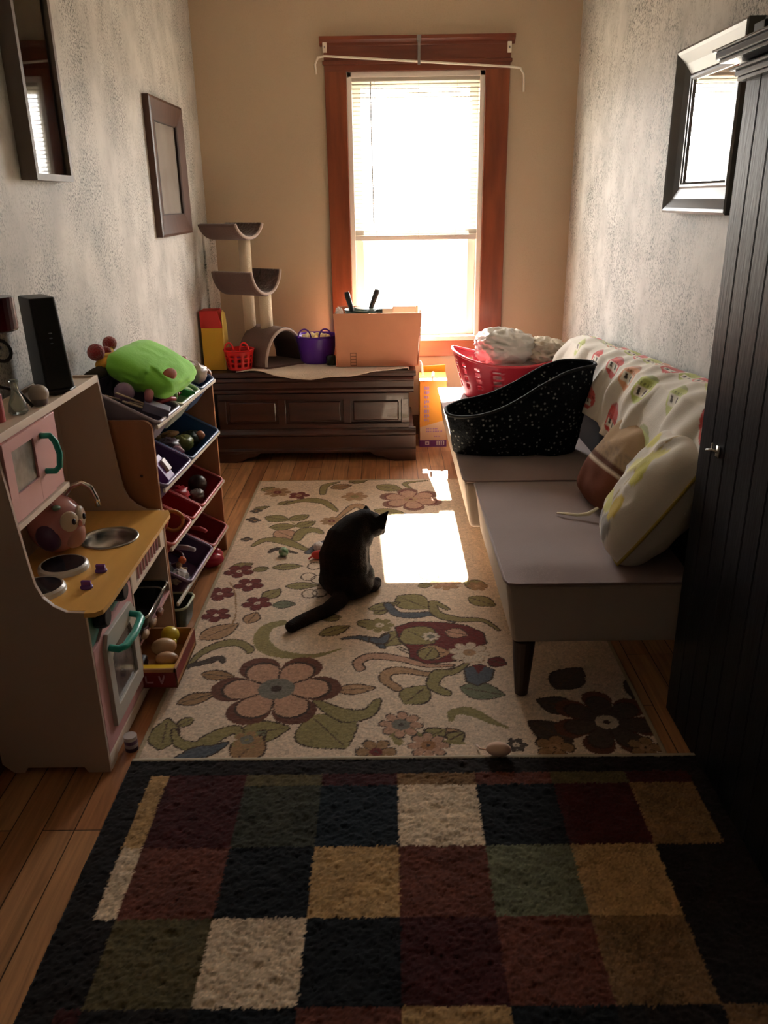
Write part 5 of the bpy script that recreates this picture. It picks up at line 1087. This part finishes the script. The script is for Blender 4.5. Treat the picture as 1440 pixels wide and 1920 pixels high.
cm.add([(-.085, 3.05, .290), (-.022, 3.05, .250), (-.022, 3.085, .250), (-.085, 3.085, .290), (-.004, 3.058, .334), (-.004, 3.064, .334)], [(0, 1, 2, 3), (0, 4, 1), (1, 4, 5, 2), (2, 5, 3), (3, 5, 4, 0)])
cm.add([(-.135, 3.10, .28), (-.070, 3.10, .29), (-.070, 3.135, .29), (-.135, 3.135, .28), (-.100, 3.118, .337), (-.096, 3.124, .337)], [(0, 1, 2, 3), (0, 4, 1), (1, 4, 5, 2), (2, 5, 3), (3, 5, 4, 0)])
T_([(-.190, 2.93, .045), (-.205, 2.86, .034), (-.250, 2.79, .028), (-.305, 2.745, .026), (-.350, 2.70, .025), (-.375, 2.665, .026), (-.372, 2.645, .028)], [.044, .033, .028, .026, .025, .023, .012])
cb_ = build('cat_body', cm, mat('tortoiseshell_fur', (.005, .0042, .0038), .85, spec=.15, bump=.6, bscale=220, col2=(.020, .010, .006), vscale=16), kc, smooth=True, weld=False)
rmm = cb_.modifiers.new('remesh', 'REMESH'); rmm.mode = 'VOXEL'; rmm.voxel_size = .0042; rmm.use_smooth_shade = True
smm = cb_.modifiers.new('smooth', 'SMOOTH'); smm.iterations = 6; smm.factor = .5
for s in (0, 1):
    build('eye', MB().ell((-.052+(-.014 if s else .0), 3.098+(.032 if s else .0), .270), (.007, .008, .007), nu=12, nv=8), mat('amber_eye', (.35, .22, .03), .1), kc, smooth=True)

# ---------------------------------------------------------------- pictures and mirror
def frame_sides(root, wallx, sgn, y0, y1, z0, z1, prof, m, names=('frame_stile', 'frame_rail')):
    # prof: (inset from the outer edge, height off the wall)
    cs = [(y0, z0, 1, 1), (y1, z0, -1, 1), (y1, z1, -1, -1), (y0, z1, 1, -1)]
    for k in range(4):
        a, b = cs[k], cs[(k+1) % 4]; n = len(prof); vs = [(wallx+sgn*h, a[0]+a[2]*d, a[1]+a[3]*d) for d, h in prof]+[(wallx+sgn*h, b[0]+b[2]*d, b[1]+b[3]*d) for d, h in prof]
        build(names[0] if k % 2 else names[1], MB().add(vs, [(i, i+1, n+i+1, n+i) for i in range(n-1)]+[(n-1, 0, n, 2*n-1), tuple(range(n)), tuple(range(2*n-1, n-1, -1))]), m, root)
f2 = thing('framed_print', 'small brown wooden framed print on the left wall above the cat tree', 'picture', (XL, 4.51, 1.34))
m_br = wood('brown_frame_wood', (.085, .034, .018), (.055, .02, .012), 'z', .4)
frame_sides(f2, XL, 1, 4.19, 4.845, 1.34, 1.97, [(0, .0), (0, .030), (.012, .034), (.085, .022), (.10, .020), (.10, .0)], m_br)
build('recess_strip', MB().box(XL+.008, XL+.021, 4.288, 4.296, 1.438, 1.872).box(XL+.008, XL+.021, 4.71, 4.747, 1.438, 1.872).box(XL+.008, XL+.019, 4.296, 4.71, 1.865, 1.874).box(XL+.008, XL+.019, 4.296, 4.71, 1.436, 1.444), mat('recess_shade_brown', (.02, .009, .006), .4), f2)  # dark strips painting in the shade of the frame's inner recess
build('print', MB().box(XL+.002, XL+.010, 4.28, 4.75, 1.43, 1.88), mat('faded_print', (.20, .16, .13), .5, col2=(.30, .27, .23), vscale=5), f2)
build('glazing', MB().box(XL+.0105, XL+.0125, 4.28, 4.75, 1.43, 1.88), m_glass, f2)
f1 = thing('shadow_box', 'deep grey-brown shadow box frame high on the near left wall', 'picture', (XL, 2.86, 1.57))
m_gy = mat('weathered_grey_wood', (.20, .16, .13), .5, col2=(.15, .12, .10), vscale=14, stretch=(1, 1, .2))
frame_sides(f1, XL, 1, 2.705, 3.02, 1.570, 2.13, [(0, 0), (0, .050), (.020, .050), (.020, 0)], m_gy)
build('backing', MB().box(XL+.002, XL+.018, 2.725, 3.0, 1.59, 2.11), mat('dark_backing', (.045, .045, .05), .7), f1)
pb = MB().box(XL+.018, XL+.024, 2.73, 2.995, 1.86, 2.11)
build('upper_print', pb, mat('collage_print', (.42, .36, .28), .6, col2=(.20, .19, .18), vscale=9), f1)
build('orange_shape', MB().ell((XL+.026, 2.87, 1.98), (.003, .05, .03), nu=16, nv=8), mat('faded_orange', (.42, .16, .07), .7), f1)
build('white_charm', MB().prism([(2.80, 1.845), (2.85, 1.83), (2.87, 1.865), (2.825, 1.885)], 'x', XL+.026, XL+.034).tube([(XL+.03, 2.82, 1.885), (XL+.03, 2.80, 1.91), (XL+.03, 2.79, 1.90)], .003, 6), mat('white_paper', (.85, .83, .8), .8), f1)
build('star_charm', MB().prism([(2.93+(.03 if i % 2 else .013)*math.cos(i*.628), 1.66+(.03 if i % 2 else .013)*math.sin(i*.628)) for i in range(10)], 'x', XL+.018, XL+.022), mat('blue_grey_felt', (.16, .17, .22), .9), f1)
g1 = mat('picture_glass', (1, 1, 1), 0); 
if len(g1.node_tree.nodes) < 8:
    nt = g1.node_tree; tb = nt.nodes.new('ShaderNodeBsdfTransparent'); gl = nt.nodes.new('ShaderNodeBsdfGlossy'); gl.inputs['Roughness'].default_value = .03; ms = nt.nodes.new('ShaderNodeMixShader'); fr_ = nt.nodes.new('ShaderNodeFresnel'); fr_.inputs[0].default_value = 1.45
    nt.links.new(fr_.outputs[0], ms.inputs[0]); nt.links.new(tb.outputs[0], ms.inputs[1]); nt.links.new(gl.outputs[0], ms.inputs[2]); nt.links.new(ms.outputs[0], nt.nodes['Material Output'].inputs[0])
build('glazing', MB().prism([(XL+.040, 2.725), (XL+.042, 2.725), (XL+.038, 3.0), (XL+.036, 3.0)], 'z', 1.59, 2.11), g1, f1)
mr = thing('wall_mirror', 'rectangular mirror in a scooped dark glossy frame on the right wall', 'mirror', (XR, 3.12, 1.44))
m_mf = mat('gunmetal_lacquer', (.10, .10, .10), .3, metal=.6)
frame_sides(mr, XR, -1, 2.80, 3.44, 1.435, 1.995, [(0, 0), (0, .05), (.008, .054), (.018, .050), (.05, .032), (.085, .020), (.092, .024), (.10, .024), (.108, .018), (.108, 0)], m_mf)
build('mirror_glass', MB().box(XR-.014, XR-.004, 2.90, 3.34, 1.535, 1.895), mat('silvered_glass', (.92, .92, .92), .01, metal=1), mr)
for q in (2.905, 3.325): build('inner_bead', MB().box(XR-.020, XR-.013, q, q+.008, 1.54, 1.89), mat('silver_bead', (.4, .4, .4), .3, metal=1), mr)

# ---------------------------------------------------------------- black beadboard cabinet at the right
cbn = thing('beadboard_cabinet', 'tall black painted beadboard cabinet with moulded top filling right foreground', 'cabinet', (1.0, 1.3, 0))
m_bk = mat('black_gloss_paint', (.003, .0035, .005), .40, spec=.14, col2=(.014, .015, .019), vscale=22, stretch=(1, 1, .15), bump=.08, bscale=90)
KX, KY0, KY1, KZ = .856, .35, 2.172, 1.755
build('carcass', MB().box(KX+.006, XR-.02, KY0, KY1-.006, 0, KZ), m_bk, cbn)
y = KY1; pl_ = MB()
while y > KY0+.05:
    w = .085; pl_.box(KX, KX+.010, y-w+.004, y-.002, .0, KZ); pl_.tube([(KX+.003, y-w+.001, .0), (KX+.003, y-w+.001, KZ)], .0035, 6); y -= w
build('beadboard_side', pl_, m_bk, cbn, bevel=.0015)
build('end_board', MB().box(KX+.002, XR-.02, KY1-.006, KY1, 0, KZ), m_bk, cbn, bevel=.001)
cr = MB()
for (o_, za, zb) in ((.022, 1.748, 1.757), (.028, 1.757, 1.770), (.040, 1.770, 1.776), (.018, 1.776, 1.785), (.062, 1.788, 1.796), (.070, 1.796, 1.812), (.078, 1.812, 1.818)):
    cr.box(KX-o_, XR-.018, KY0, KY1-.01+o_*.5, za, zb)
build('top_moulding', cr, mat('black_blue_gloss', (.03, .032, .042), .25), cbn, bevel=.002)
lk = build('latch', MB().tube([(KX-.002, 2.035, .872), (KX-.014, 2.045, .878), (KX-.020, 2.065, .872), (KX-.014, 2.085, .866), (KX-.002, 2.09, .864)], .0035, 8).box(KX-.004, KX, 2.03, 2.05, .86, .888).tube([(KX-.012, 2.055, .88), (KX-.014, 2.05, .894)], .003, 6), mat('nickel', (.55, .54, .52), .3, metal=1), cbn, smooth=True)
ob_ = thing('carved_box', 'dark brown carved holder with red top on the black cabinet', 'ornament', (.90, 1.98, 1.819))
build('holder', MB().lathe([(0, 0), (.050, 0), (.060, .03), (.045, .06), (.055, .09), (0, .09)], (.885, 1.95, 1.819), 24), mat('dark_brown_carving', (.05, .02, .012), .5), ob_, smooth=False, bevel=.002)
build('red_top', MB().lathe([(0, .09), (.062, .09), (.066, .12), (.05, .15), (0, .15)], (.885, 1.95, 1.819), 24), mat('dark_red_lacquer', (.16, .012, .01), .3), ob_)
bz = thing('black_finial', 'small black stepped block ornament at the cabinet top edge beside the mirror', 'ornament', (.90, 2.11, 1.819))
build('block', MB().prism([(.845, 1.819), (.955, 1.819), (.955, 1.905), (.90, 1.905), (.90, 1.885), (.87, 1.878), (.865, 1.862), (.845, 1.862)], 'y', 2.08, 2.14), mat('black_wood', (.008, .007, .006), .5), bz, bevel=.003)
